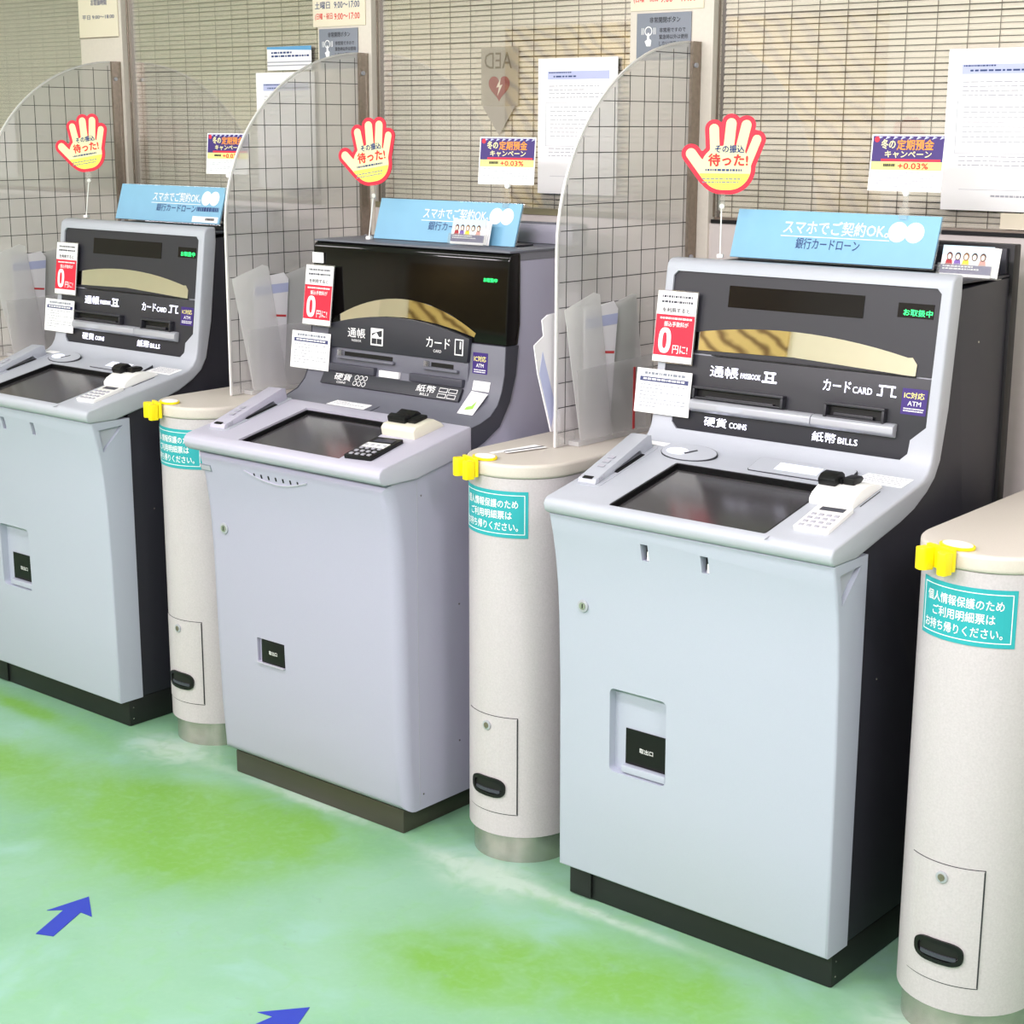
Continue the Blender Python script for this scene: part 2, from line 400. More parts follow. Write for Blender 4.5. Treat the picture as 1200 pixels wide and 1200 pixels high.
for i in range(4):
    a, b = POSTS[i][1]+0.004, POSTS[i+1][0]-0.004
    w = struct(empty('window_%d' % (i+1), ((a+b)/2, YW+0.02, 1.445)))
    h = (b-a)/2
    MB().box(-h, h, 0, 0.004, 0.012, 1.19).build('pane', M_glass, w)
    fr_ = MB().box(-h, h, -0.006, 0.012, 0.0, 0.012).box(-h, h, -0.006, 0.012, 1.19, 1.205)
    fr_.build('window_frame', M_strip, w)
    bl = tag(empty('window_blind', ((a+b)/2, YW+0.036, 1.462)), BL_LABEL[i], 'blind', 'slatted blinds behind the glass')
    mb = MB(); prof = [(-0.0030, -0.0059), (-0.0040, -0.002), (-0.0030, 0.002), (0.0000, 0.0059)]
    for (y0, z0), (y1, z1) in zip(prof[:-1], prof[1:]):
        mb.add([(-h+.004, y0, z0), (h-.004, y0, z0), (h-.004, y1, z1), (-h+.004, y1, z1)], [(0, 1, 2, 3)])
    first = mb.build('slat', M_slat, bl, smooth=60, recalc=False); first.location = (0, 0, 0)
    for k in range(1, 80):
        o = first.copy(); COL.objects.link(o); o.parent = bl; o.location = (0, 0, k*PITCH_S+random.uniform(-0.0007, 0.0007)); o.rotation_euler = (random.uniform(-0.16, 0.12), random.uniform(-0.0012, 0.0012), 0)
    nc = 12
    c0 = MB().box(-0.0007, 0.0007, -0.0062, -0.0052, -0.006, 80*PITCH_S).build('cord', M_cord, bl)
    for k in range(nc):
        o = c0 if k == 0 else c0.copy()
        if k: COL.objects.link(o); o.parent = bl
        o.location = (-h+0.04+k*(2*h-0.08)/(nc-1), 0, 0)
    MB().box(-h+.004, h-.004, -0.01, 0.012, 80*PITCH_S, 80*PITCH_S+0.02).build('head_rail', M_slat, bl)

# ceiling lamps tilted to aim light; last two added to brighten the opposite wall
for i, (x, y) in enumerate(LAMPS):
    lab = ['ceiling lamp over the farthest cash machine row end', 'ceiling lamp over the floor before the farthest machine', 'ceiling lamp over the floor before the nearest machine',
           'ceiling lamp at the right end of the machine row', 'ceiling lamp far left near the beige wall', 'ceiling lamp near the middle of the beige wall', 'ceiling lamp near the wood panelling', 'added ceiling lamp brightening the left end of the wood panelling', 'added ceiling lamp brightening the right end of the wood panelling'][i]
    l = tag(empty('ceiling_lamp', (x, y, CEIL)), lab, 'lamp', 'fluorescent ceiling lamps')
    for u in (-0.4, 0.4): MB().box(u-0.01, u+0.01, -0.01, 0.01, -0.14, -0.0005).build('stem', M_white, l)
    ti = math.radians(LAMP_TILT[i]); lf = Frame((0, 0, -0.155), (1, 0, 0), (0, math.cos(ti), math.sin(ti)))
    MB().box(-0.64, 0.64, -0.17, 0.17, -0.005, 0.03, lf).build('housing', M_white, l, bevel=0.004)
    MB().box(-0.61, 0.61, -0.14, 0.14, -0.009, -0.0052, lf).build('diffuser', mat('lamp_diffuser', (1, 1, 1, 1), 0.6, emit=4.0), l)
    ad = bpy.data.lights.new('lamp_light', 'AREA'); ad.shape = 'RECTANGLE'; ad.size = 1.22; ad.size_y = 0.28; ad.energy = LAMP_W[i]
    ad.color = LAMP_COL
    ao = bpy.data.objects.new('lamp_light', ad); COL.objects.link(ao); ao.parent = l; ao.location = lf(0, 0, -0.014); ao.rotation_euler = (ti, 0, 0)

# ------------------------------------------------------------------ cash machine, charcoal-sided make
XA, X2 = 2.2652, 1.125
FA = Frame((0, 0.289, 1.068), (1, 0, 0), (0, 0.041, 0.319))       # fascia
DA = Frame((0, -0.09, 0.925), (1, 0, 0), (0, 0.326, 0.070))       # desk
BA = Frame((0, -0.0405, 0.0), (1, 0, 0), (0, 0, 1))               # front of the cabinet
def slot(fr, u0, u1, v0, v1, parent, depth=0.012, name='slot', rim=0.006, mrim=None):
    MB().box(u0, u1, v1-rim, v1, -0.002, depth, fr).box(u0, u0+rim, v0, v1-rim, -0.002, depth, fr).box(u1-rim, u1, v0, v1-rim, -0.002, depth, fr) \
        .box(u0+rim, u1-rim, v0, v0+rim*0.6, -0.002, depth*0.8, fr).build(name, mrim or M_panel, parent, bevel=0.0012)
def keypad(fr, parent, name, base, keys, disp, w=0.074, l=0.112, keycol=None):
    k = MB().poly(rrect(-w/2, w/2, 0, l, 0.005), 0.0, 0.009, fr).build(name, base, parent, bevel=0.001)
    MB().box(-w*0.32, w*0.36, l*0.76, l*0.9, 0.009, 0.0098, fr).build('small_display', disp, k)
    k0 = None
    for r_ in range(4):
        for c_ in range(4):
            u = -w*0.32+c_*w*0.215; v = l*0.10+r_*l*0.155
            MB().box(u-0.0045, u+0.0045, v-0.004, v+0.004, 0.009, 0.0112, fr).build('key', keys, k)
    return k
def lock(fr, u, v, parent, r=0.013):
    o = MB().disc(u, v, r, 0.0, 0.004, fr, 20).build('lock', M_silver, parent, bevel=0.0012)
    MB().disc(u, v, r*0.62, 0.004, 0.0048, fr, 16).build('lock_barrel', M_steel, o)
    MB().box(u-0.0012, u+0.0012, v-r*0.35, v+r*0.35, 0.0048, 0.0052, fr).build('keyhole', M_black, o)
def bolt_screw(fr, u, v, parent, r=0.003):
    MB().disc(u, v, r, 0.0, 0.001, fr, 8).build('screw', M_steel, parent)

def handset(fr, parent, m, length=0.225, w=0.046):
    side = Frame(fr(-w/2, 0, 0), fr.V, fr.N)      # u along the handset, v up, normal across
    pr = [(0.0, 0.004), (0.006, 0.012), (length-0.012, 0.034), (length, 0.03), (length, 0.0), (length*0.82, 0.0), (length*0.78, 0.012), (length*0.35, 0.004), (length*0.3, 0.0), (0, 0)]
    h = MB().poly(pr, 0, w, side).build('handset', m, parent, bevel=0.004, seg=2)
    MB().poly(rrect(-w/2-0.004, w/2+0.012, -0.006, length+0.01, 0.012), -0.0005, 0.0012, fr).build('handset_cradle', M_shell, parent)
    MB().box(w/2-0.002, w/2+0.008, length*0.33, length*0.8, 0.0012, 0.003, fr).build('grip_recess', M_black, parent)
    top = Frame(fr(0, 0.006, 0.0122), fr.U, fr.V*0.198+fr.N*0.022)
    MB().box(-0.012, 0.012, -0.002, 0.008, 0.0, 0.0012, top).build('handset_clip', M_black, h)
    mb = MB()
    for i in range(3): mb.box(-0.008, 0.008, 0.05+0.02*i, 0.06+0.02*i, 0.0012, 0.0016, top)
    mb.build('handset_print', M_gtext, h)
    for i in range(3):
        MB().box(w/2-0.001, w/2+0.0015, 0.012+0.008*i, 0.016+0.008*i, 0.004, 0.012, fr).build('rib', M_silver, h)

def build_atm_a(label):
    t = tag(empty('cash_machine', (XA, 0, 0)), label, 'cash machine')
    W = 0.341
    outer = [(-0.086, 0.890), (-0.095, 0.897), (-0.0985, 0.910), (-0.095, 0.920), (-0.087, 0.9258), (0.02, 0.9486), (0.12, 0.970), (0.19, 0.9851),
             (0.230, 0.9937), (0.252, 1.000), (0.269, 1.011), (0.2805, 1.028), (0.2865, 1.048), (0.289, 1.068), (0.3085, 1.22), (0.3278, 1.370), (0.331, 1.383), (0.338, 1.391), (0.348, 1.394), (0.372, 1.394)]
    inner = [(0.372, 1.352), (0.345, 1.129), (0.331, 1.066), (0.322, 1.028), (0.302, 0.995), (0.271, 0.971), (0.22, 0.945), (0.165, 0.928), (0.08, 0.909), (-0.003, 0.890)]
    me = mesh_of(prism_x(outer+inner, -W, W))
    edge_bevel(me, lambda a, b: abs(abs(a.x)-W) < 1e-4 and abs(abs(b.x)-W) < 1e-4, 0.009, 3)
    fascia = [(-0.272, -0.042), (0.272, -0.042), (0.286, -0.028), (0.288, 0.0), (0.319, 0.028), (0.319, 0.292), (0.309, 0.302), (-0.309, 0.302), (-0.319, 0.292), (-0.319, 0.028), (-0.288, 0.0), (-0.286, -0.028)]
    cuts = [MB().poly(fascia, -0.009, 0.05, FA), MB().poly(rrect(-0.186, 0.186, 0.012, 0.258, 0.006), -0.012, 0.05, DA)]
    me = cut(me, cuts)
    sh = finish('shell', me, M_shell, t, smooth=35)
    # seam in the desk nose and the joint on the frame
    MB().box(0.1985, 0.2000, -0.012, 0.006, -0.001, 0.0012, DA).build('seam', M_gtext, sh)
    # fascia plates
    up_ = [p for p in fascia if p[1] > 0.1]
    top_plate = MB().poly([(0.319, 0.127), (0.319, 0.292), (0.309, 0.302), (-0.309, 0.302), (-0.319, 0.292), (-0.319, 0.127)], -0.009, -0.005, FA).build('upper_fascia', M_panel, t)
    low = [p for p in fascia if p[1] < 0.1]
    low = [(0.319, 0.1235)]+[(-0.319, 0.1235)]+[(-0.319, 0.028), (-0.288, 0.0), (-0.286, -0.028), (-0.272, -0.042), (0.272, -0.042), (0.286, -0.028), (0.288, 0.0), (0.319, 0.028)]
    MB().poly(low, -0.009, -0.002, FA).build('lower_fascia', M_panel, t, bevel=0.001)
    MB().box(-0.1735, 0.151, 0.232, 0.278, -0.005, -0.0038, FA).build('display_window', M_window, t)
    gd = MB().box(0.227, 0.305, 0.241, 0.270, -0.005, -0.0038, FA).build('status_display', M_window, t)
    lettering('お取扱中', 0.240, 0.303, 0.245, 0.258, -0.0034, FA, M_green_led, gd, 0.02)
    # convex mirror: dome outline
    pts = [(-0.268, 0.133), (0.0, 0.139), (0.282, 0.126), (0.283, 0.150), (0.272, 0.163)]
    for i in range(15):
        a = i/14; u = 0.262-a*0.524; pts.append((u, 0.192-0.0275*((u+0.02)/0.27)**2))
    pts += [(-0.275, 0.155)]
    mir = MB()
    MB().poly(pts, -0.005, -0.0025, FA).build('mirror', M_mirror, t)
    MB().box(-0.2, 0.283, 0.1245, 0.1268, -0.005, 0.001, FA).build('mirror_ledge', M_black, t)
    # lit lettering
    L = M_lit
    lettering('通帳', -0.200, -0.128, 0.080, 0.104, -0.0015, FA, L, t, 0.008)
    lettering('PASSBOOK', -0.122, -0.072, 0.083, 0.0945, -0.0015, FA, L, t, 0.008)
    ic = MB()
    for a, b, c, d in ((-0.064, -0.036, 0.0985, 0.103), (-0.060, -0.056, 0.083, 0.0985), (-0.044, -0.040, 0.083, 0.0985), (-0.060, -0.040, 0.089, 0.092), (-0.068, -0.032, 0.080, 0.084)): ic.box(a, b, c, d, -0.0019, -0.0013, FA)
    ic.build('passbook_symbol', L, t)
    lettering('カード', 0.079, 0.143, 0.079, 0.102, -0.0015, FA, L, t, 0.008)
    lettering('CARD', 0.148, 0.192, 0.080, 0.0935, -0.0015, FA, L, t, 0.008)
    ic = MB()
    for a, b, c, d in ((0.206, 0.243, 0.099, 0.1025), (0.212, 0.215, 0.083, 0.099), (0.234, 0.237, 0.083, 0.099), (0.203, 0.215, 0.0805, 0.0835), (0.234, 0.246, 0.0805, 0.0835)): ic.box(a, b, c, d, -0.0019, -0.0013, FA)
    ic.build('card_symbol', L, t)
    lettering('硬貨', -0.203, -0.145, -0.028, -0.008, -0.0015, FA, L, t, 0.008)
    lettering('COINS', -0.138, -0.094, -0.026, -0.014, -0.0015, FA, L, t, 0.008)
    lettering('紙幣', 0.066, 0.122, -0.028, -0.008, -0.0015, FA, L, t, 0.008)
    lettering('BILLS', 0.127, 0.172, -0.0265, -0.014, -0.0015, FA, L, t, 0.008)
    # slots and the silver ledge
    MB().box(-0.226, -0.010, 0.033, 0.052, -0.002, -0.0008, FA).build('passbook_slot', M_black, t)
    slot(FA, -0.232, -0.004, 0.030, 0.057, t, 0.014, 'slot_surround')
    MB().box(0.100, 0.226, 0.028, 0.051, -0.002, -0.0008, FA).build('card_slot', M_black, t)
    slot(FA, 0.094, 0.232, 0.026, 0.057, t, 0.014, 'slot_surround')
    MB().box(0.115, 0.205, 0.030, 0.037, -0.001, 0.008, FA).build('card_guide', M_panel, t, bevel=0.001)
    MB().box(-0.2, -0.03, 0.030, 0.037, -0.001, 0.008, FA).build('passbook_guide', M_panel, t, bevel=0.001)
    SL = Frame((0, 0, 0), FA.V, FA.N)
    for (a, b) in ((-0.236, 0.066), (0.0675, 0.256)):
        sidef = Frame(FA(a, 0, 0), FA.V, FA.N)
        MB().poly([(0.029, -0.002), (0.027, 0.010), (0.021, 0.0165), (0.008, 0.0165), (0.001, 0.008), (0.0, -0.002)], 0, b-a, sidef).build('tray_ledge', M_silver, t, bevel=0.002)
    MB().disc(-0.13, 0.0145, 0.034, 0.0162, 0.0170, FA, 24, 0.0060).build('thumb_mark', M_shell, t)
    # sticker
    st = MB().box(0.259, 0.314, 0.050, 0.102, -0.002, -0.0012, FA).build('sticker', M_purple, t); st['label'] = 'purple and white IC ATM sticker'
    lettering('IC対応', 0.264, 0.308, 0.082, 0.095, -0.0008, FA, M_yellowp, st, 0.02)
    lettering('ATM', 0.273, 0.302, 0.068, 0.077, -0.0008, FA, M_wtext, st, 0.02)
    text_rows(MB(), 0.265, 0.309, 0.054, 0.063, 2, -0.0008, FA, 0.5, 3).build('lettering', M_wtext, st)
    # desk
    sc = MB().poly(rrect(-0.186, 0.186, 0.012, 0.258, 0.006), -0.012, -0.0112, DA).build('screen_bezel', M_black, t)
    MB().box(-0.176, 0.176, 0.020, 0.243, -0.0112, -0.0104, DA).build('screen', M_screen, t)
    MB().box(-0.1855, 0.1855, 0.2535, 0.2575, -0.0112, -0.0008, DA).box(-0.1855, -0.1815, 0.0125, 0.2535, -0.0112, -0.0008, DA).box(0.1815, 0.1855, 0.0125, 0.2535, -0.0112, -0.0008, DA).build('screen_surround', M_black, t)
    CF = Frame(DA(0, 0.268, 0), (1, 0, 0), (0, 0.953, 0.302))
    MB().disc(-0.186, 0.038, 0.0695, -0.012, 0.0012, CF, 40, 0.0355).build('coin_lid_gap', M_btext, t)
    co = MB().disc(-0.186, 0.038, 0.068, -0.01, 0.0020, CF, 40, 0.034).build('coin_lid', M_shell, t, smooth=40)
    MB().poly([(-0.196, 0.032), (-0.190, 0.028), (-0.169, 0.048), (-0.173, 0.052)], 0.0020, 0.0025, CF).build('coin_symbol', M_btext, co)
    MB().disc(-0.214, 0.036, 0.028, 0.0020, 0.0024, CF, 20, 0.015).build('lit_patch', M_litpatch, co)
    MB().poly(rrect(-0.0212, 0.2062, 0.0058, 0.0672, 0.006), -0.012, 0.0012, CF).build('bill_flap_gap', M_btext, t)
    bi = MB().poly(rrect(-0.02, 0.205, 0.007, 0.066, 0.006), -0.01, 0.0020, CF).build('bill_flap', M_shell, t)
    MB().box(0.035, 0.135, 0.022, 0.052, 0.0020, 0.0024, CF).build('lit_patch', M_litpatch, bi)
    MB().box(0.055, 0.115, 0.266, 0.2685, 0.0, 0.0008, DA).build('vent_line', M_gtext, t)
    handset(DA.sub(-0.297, 0.085, 0.0, 0.05), t, M_shell)
    keypad(DA.sub(0.262, 0.048, 0.0, 0.06), t, 'pin_pad', M_white, M_gtext, M_band)
    # palm reader
    rd = Frame(DA(0.188, 0, 0), DA.V, DA.N)
    pr = [(0.168, 0.0), (0.170, 0.012), (0.182, 0.02), (0.205, 0.026), (0.232, 0.026), (0.258, 0.02), (0.285, 0.008), (0.292, 0.0)]
    r_ = MB().poly(pr, 0.0, 0.096, rd).build('palm_reader', M_white, t, bevel=0.003)
    MB().poly([(0.205, 0.026), (0.203, 0.040), (0.216, 0.047), (0.238, 0.046), (0.246, 0.038), (0.246, 0.025)], 0.002, 0.040, rd).build('sensor_block', M_black, r_, bevel=0.003)
    MB().poly([(0.222, 0.026), (0.224, 0.040), (0.236, 0.038), (0.258, 0.034), (0.262, 0.026), (0.25, 0.022)], 0.046, 0.072, rd).build('finger_rest', M_black, r_, bevel=0.003)
    MB().box(0.222, 0.236, 0.026, 0.036, 0.040, 0.046, rd).build('sensor_bridge', M_black, r_)
    MB().box(0.288, 0.2895, 0.19, 0.27, 0.0005, 0.0012, DA).build('reader_groove', M_black, t)
    lb = MB().poly([(0.212, 0.300), (0.222, 0.346), (0.322, 0.346), (0.318, 0.300)], 0.0004, 0.0012, DA).build('label', M_paper, t)
    text_rows(MB(), 0.225, 0.312, 0.305, 0.340, 5, 0.0016, DA, 0.4, 5).build('lettering', M_gtext, lb)
    MB().poly([(-0.322, 0.326), (-0.315, 0.346), (-0.262, 0.346), (-0.266, 0.326)], 0.0004, 0.0012, DA).build('label', M_paper, t)
    # cabinet front
    cf = [(-0.036, 0.080), (-0.038, 0.3), (-0.0405, 0.5), (-0.0465, 0.66), (-0.052, 0.73), (-0.060, 0.79), (-0.070, 0.84), (-0.083, 0.8895), (0.045, 0.8895), (0.045, 0.080)]
    WC = 0.338
    me = mesh_of(prism_x(cf, -WC, WC))
    edge_bevel(me, lambda a, b: abs(abs(a.x)-WC) < 1e-4 and abs(abs(b.x)-WC) < 1e-4 and a.y < 0 and b.y < 0, 0.006, 3)
    cuts = [MB().poly(rrect(-0.201, -0.056, 0.337, 0.524, 0.012), -0.022, 0.1, BA)]
    for u in (-0.098, 0.047): cuts.append(MB().box(u-0.009, u+0.009, 0.822, 0.858, -0.002, 0.1, BA))
    for s in (1, -1):
        fs = Frame((0.338*s, 0, 0), (0, 1, 0), (0, 0, 1)) if s > 0 else Frame((-0.338, 0, 0), (0, 1, 0), (0, 0, 1))
        tri = [(-0.058, 0.868), (0.022, 0.872), (-0.045, 0.806)]
        cuts.append(MB().poly(tri, -0.010, 0.010, fs))
    me = cut(me, cuts)
    cb = finish('cabinet_front', me, M_cab, t, smooth=35)
    for s in (1, -1):
        MB().poly([(-0.046, 0.864), (0.018, 0.868), (-0.04, 0.814)], 0.3275*s, 0.3282*s, Frame((0, 0, 0), (0, 1, 0), (0, 0, 1))).build('corner_recess', M_shell, cb)
    for u in (-0.098, 0.047):
        MB().box(u-0.008, u-0.001, 0.826, 0.857, -0.0015, 0.012, BA).build('catch', M_black, t)
        MB().box(u+0.001, u+0.008, 0.823, 0.841, -0.0015, 0.022, BA).build('catch_tab', M_white, t)
    lock(BA.sub(0, 0, 0.0082), -0.268, 0.692, t, 0.0135)
    wd = MB().box(-0.171, -0.064, 0.357, 0.436, -0.0215, -0.0195, BA).build('receipt_window', M_window, t)
    MB().box(-0.172, -0.060, 0.3405, 0.3565, -0.0215, -0.006, BA).build('receipt_lip', M_cab, t, bevel=0.002)
    lettering('取出口', -0.135, -0.100, 0.388, 0.399, -0.0192, BA, M_wtext, wd, 0.01)
    # dark body behind
    bd = [(0.0455, 0.080), (0.61, 0.080), (0.61, 1.372), (0.3725, 1.362), (0.3725, 1.352), (0.3455, 1.129), (0.3315, 1.066), (0.3225, 1.028), (0.3025, 0.9945), (0.2715, 0.9705), (0.22, 0.9445), (0.165, 0.9275), (0.08, 0.9085), (0.0455, 0.8995)]
    prism_x(bd, -0.331, 0.331).build('body', M_dark, t, bevel=0.002)
    MB().box(-0.331, 0.331, 0.374, 0.61, 1.3735, 1.378).build('top_cover', M_dark, t, bevel=0.001)
    bs = Frame((0.331, 0, 0), (0, 1, 0), (0, 0, 1))
    for y, z in ((0.12, 0.62), (0.48, 1.25), (0.3, 0.5)): bolt_screw(bs, y, z, t, 0.0025)
    MB().box(-0.338, 0.338, 0.6105, 0.642, 0.08, 1.44).build('rear_housing', M_black, t, bevel=0.003)
    MB().box(-0.326, 0.326, 0.598, 0.6100, 1.3785, 1.432).build('rear_upstand', M_dark, t, bevel=0.002)
    # plinth
    MB().box(-0.331, 0.331, 0.0, 0.60, 0.0, 0.0795).build('plinth', M_plinth, t, bevel=0.006)
    MB().box(-0.329, -0.270, -0.006, -0.0002, 0.004, 0.0795).build('plinth_foot', M_plinth, t, bevel=0.002)
    for z in (0.022, 0.055): bolt_screw(Frame((0.331, 0, 0), (0, 1, 0), (0, 0, 1)), 0.014, z, t, 0.002)
    return t

atm3 = build_atm_a('nearest light grey cash machine with charcoal side and lit white lettering')
atm1 = copy_tree(atm3); atm1.location = (0, 0, 0)
tag(atm1, 'farthest cash machine, cut off by the left edge of the picture', 'cash machine')

# ------------------------------------------------------------------ cash machine, lilac-grey make with gloss black fascia
F2 = Frame((0, 0.314, 1.088), (1, 0, 0), (0, 0.018, 0.275))
D2 = Frame((0, -0.11, 0.92), (1, 0, 0), (0, 0.36, 0.07))
B2 = Frame((0, -0.06, 0.0), (1, 0, 0), (0, 0, 1))
def build_atm_b():
    t = tag(empty('cash_machine', (X2, 0, 0)), 'middle cash machine, lilac grey with a glossy black fascia above a slate strip', 'cash machine')
    W = 0.338
    # cabinet
    cf = [(-0.040, 0.062), (-0.050, 0.2), (-0.056, 0.4), (-0.060, 0.6), (-0.066, 0.72), (-0.078, 0.81), (-0.098, 0.8805), (-0.0, 0.8805), (0.1, 0.901), (0.171, 0.9185), (0.20, 0.925), (0.20, 0.062)]
    me = mesh_of(prism_x(cf, -W, W))
    edge_bevel(me, lambda a, b: abs(abs(a.x)-W) < 1e-4 and abs(abs(b.x)-W) < 1e-4 and a.y < -0.03 and b.y < -0.03, 0.032, 5)
    me = cut(me, [MB().box(-0.166, -0.064, 0.345, 0.411, -0.014, 0.1, B2)])
    cb = finish('cabinet', me, M_lil, t, smooth=35)
    bx = MB().box(-0.150, -0.066, 0.349, 0.409, -0.0138, -0.004, B2).build('receipt_box', M_black, t, bevel=0.001)
    MB().box(-0.165, -0.065, 0.3455, 0.3488, -0.0138, 0.001, B2).build('receipt_lip', M_tray, t)
    lettering('取出口', -0.122, -0.092, 0.374, 0.384, -0.0036, B2, M_wtext, bx, 0.01)
    lock(B2.sub(0, 0, 0.0035), -0.268, 0.68, t, 0.0145)
    BT = Frame((0, -0.0848, 0.835), (1, 0, 0), (0, -0.020, 0.0705))
    lg = MB().box(-0.325, -0.285, -0.008, 0.010, 0.0, 0.0016, BT).build('maker_badge', M_greyplate, t)
    MB().box(-0.322, -0.288, -0.005, 0.007, 0.0016, 0.002, BT).build('badge_print', M_gtext, lg)
    sm = []
    for i in range(17):
        a = i/16; sm.append((-0.155+0.225*a, 0.016-0.022*math.sin(math.pi*a)))
    low_ = [(u, v-0.0035) for u, v in sm]
    MB().poly(sm+low_[::-1], -0.001, 0.0026, BT).build('finger_groove', M_tray, t)
    for i in range(7):
        u = -0.120+i*0.026
        MB().box(u-0.0022, u+0.0022, 0.002, 0.012, -0.0005, 0.0015, BT).build('vent_slot', M_black, t)
    # side panels
    sp = [(0.0, 0.062), (0.61, 0.062), (0.61, 1.36), (0.376, 1.36), (0.374, 1.207), (0.3565, 1.084), (0.334, 1.02), (0.2965, 0.964), (0.24, 0.934), (0.171, 0.9095), (0.1, 0.8935), (0.0, 0.873)]
    prism_x([p for p in sp if p[0] >= 0.2 or p[1] > 2]+[(0.2, 0.916), (0.2, 0.062)], -0.336, 0.336).build('body', M_lil, t, bevel=0.003)
    ss = Frame((0.338, 0, 0), (0, 1, 0), (0, 0, 1))
    MB().box(0.006, 0.0075, 0.075, 0.875, 0.0, 0.0006, ss).build('side_seam', M_gtext, t)
    for y, z in ((0.02, 0.84), (0.15, 0.55), (0.15, 0.2), (0.02, 0.1), (0.19, 0.78)): bolt_screw(ss, y, z, t, 0.0022)
    # slate grey shell: sweeping band from the desk up to the black fascia
    outer = [(-0.0, 0.938), (0.171, 0.9715), (0.225, 0.982), (0.262, 0.995), (0.288, 1.018), (0.303, 1.048), (0.314, 1.088), (0.3185, 1.1565)]
    inner = [(0.366, 1.1565), (0.3555, 1.084), (0.334, 1.021), (0.296, 0.965), (0.24, 0.935), (0.171, 0.910), (0.0, 0.8745)]
    me = mesh_of(prism_x(outer[1:]+inner[:-1], -0.340, 0.340)); edge_bevel(me, lambda a, b: abs(abs(a.x)-0.34) < 1e-4 and abs(abs(b.x)-0.34) < 1e-4, 0.004, 2)
    finish('curved_shell', me, M_mid, t, smooth=35)
    for s in (1, -1):
        me = mesh_of(prism_x(outer[1:]+inner[:-1], 0.3402*s, 0.3420*s)); finish('side_band', me, M_band, t, smooth=35)
    # desk tray
    tr = [(-0.103, 0.882), (-0.117, 0.889), (-0.1235, 0.902), (-0.121, 0.915), (-0.110, 0.9235), (-0.095, 0.927), (0.183, 0.981), (0.190, 0.978), (0.190, 0.9195), (0.171, 0.9155), (0.0, 0.882)]
    me = mesh_of(prism_x(tr, -0.345, 0.345)); edge_bevel(me, lambda a, b: abs(abs(a.x)-0.345) < 1e-4 and abs(abs(b.x)-0.345) < 1e-4, 0.010, 3)
    me = cut(me, [MB().poly([(-0.163, 0.012), (0.192, 0.012), (0.160, 0.258), (-0.176, 0.258)], -0.010, 0.05, D2)])
    finish('desk_tray', me, M_tray, t, smooth=35)
    MB().poly([(-0.163, 0.012), (0.192, 0.012), (0.160, 0.258), (-0.176, 0.258)], -0.010, -0.0092, D2).build('screen_bezel', M_black, t)
    MB().poly([(-0.1755, 0.2575), (-0.1755, 0.2535), (0.160, 0.2535), (0.160, 0.2575)], -0.0092, -0.0008, D2).build('screen_surround', M_black, t)
    MB().poly([(-0.1625, 0.0125), (-0.158, 0.0125), (-0.171, 0.2535), (-0.1755, 0.2535)], -0.0092, -0.0008, D2).build('screen_surround', M_black, t)
    MB().poly([(-0.150, 0.018), (0.184, 0.018), (0.154, 0.244), (-0.164, 0.244)], -0.0092, -0.0084, D2).build('screen', M_screen, t)
    S = D2.sub(0, 0, 0.004)
    handset(S.sub(-0.285, 0.05, 0.0, 0.10), t, M_tray, 0.24, 0.05)
    kp = S.sub(0.242, 0.022, 0.0, 0.10)
    k = keypad(kp, t, 'key_pad', M_black, M_gtext, M_band, 0.082, 0.125)
    MB().box(-0.033, 0.033, 0.058, 0.085, 0.009, 0.0105, kp).build('pad_plate', M_white, k)
    rd = Frame(S(0.172, 0, 0), D2.V, D2.N)
    r_ = MB().poly([(0.176, -0.001), (0.176, 0.020), (0.186, 0.027), (0.25, 0.027), (0.272, 0.012), (0.282, -0.001)], 0.0, 0.108, rd).build('palm_reader', mat('ivory_plastic', rgb(226, 222, 204), 0.45), t, bevel=0.003)
    MB().poly([(0.196, 0.027), (0.196, 0.042), (0.21, 0.046), (0.224, 0.038), (0.246, 0.044), (0.256, 0.036), (0.256, 0.027)], 0.006, 0.062, rd).build('sensor_block', M_black, r_, bevel=0.003)
    MB().box(0.205, 0.25, 0.027, 0.036, 0.062, 0.088, rd).build('finger_rest', M_black, r_, bevel=0.003)
    DS = Frame((0, 0.171, 0.9715), (1, 0, 0), (0, 0.054, 0.0105))
    l1 = MB().poly([(-0.165, 0.03), (-0.155, 0.070), (-0.03, 0.070), (-0.03, 0.03)], 0.0002, 0.0012, DS).build('label', M_paper, t)
    MB().poly([(-0.125, 0.073), (-0.118, 0.094), (-0.035, 0.094), (-0.035, 0.073)], 0.0012, 0.0022, DS).build('label', M_paper, t)
    text_rows(MB(), -0.15, -0.04, 0.036, 0.064, 3, 0.0016, DS, 0.35, 8).build('lettering', M_gtext, l1)
    MB().box(-0.004, -0.002, 0.0, 0.09, 0.0, 0.0012, DS).build('desk_seam', M_band, t)
    # black glossy fascia block
    bk = [(0.3192, 1.157), (0.332, 1.360), (0.3355, 1.372), (0.343, 1.378), (0.375, 1.378), (0.375, 1.207), (0.3665, 1.157)]
    me = mesh_of(prism_x(bk, -0.341, 0.341)); edge_bevel(me, lambda a, b: abs(abs(a.x)-0.341) < 1e-4 and abs(abs(b.x)-0.341) < 1e-4, 0.006, 3)
    finish('upper_fascia', me, M_gloss, t, smooth=35)
    MB().box(-0.340, 0.340, 0.3355, 0.61, 1.3785, 1.3835).build('top_cover', M_mid, t, bevel=0.001)
    MB().box(-0.337, 0.337, 0.37, 0.608, 1.36, 1.3784).build('top_body', M_upper_shade, t)
    lettering('お取扱中', 0.262, 0.306, 0.220, 0.230, 0.001, F2, M_green_led, t, 0.02)
    pts = []
    for i in range(21):
        a = i/20; u = 0.245-a*0.50; pts.append((u, 0.160-0.066*((u+0.005)/0.25)**2))
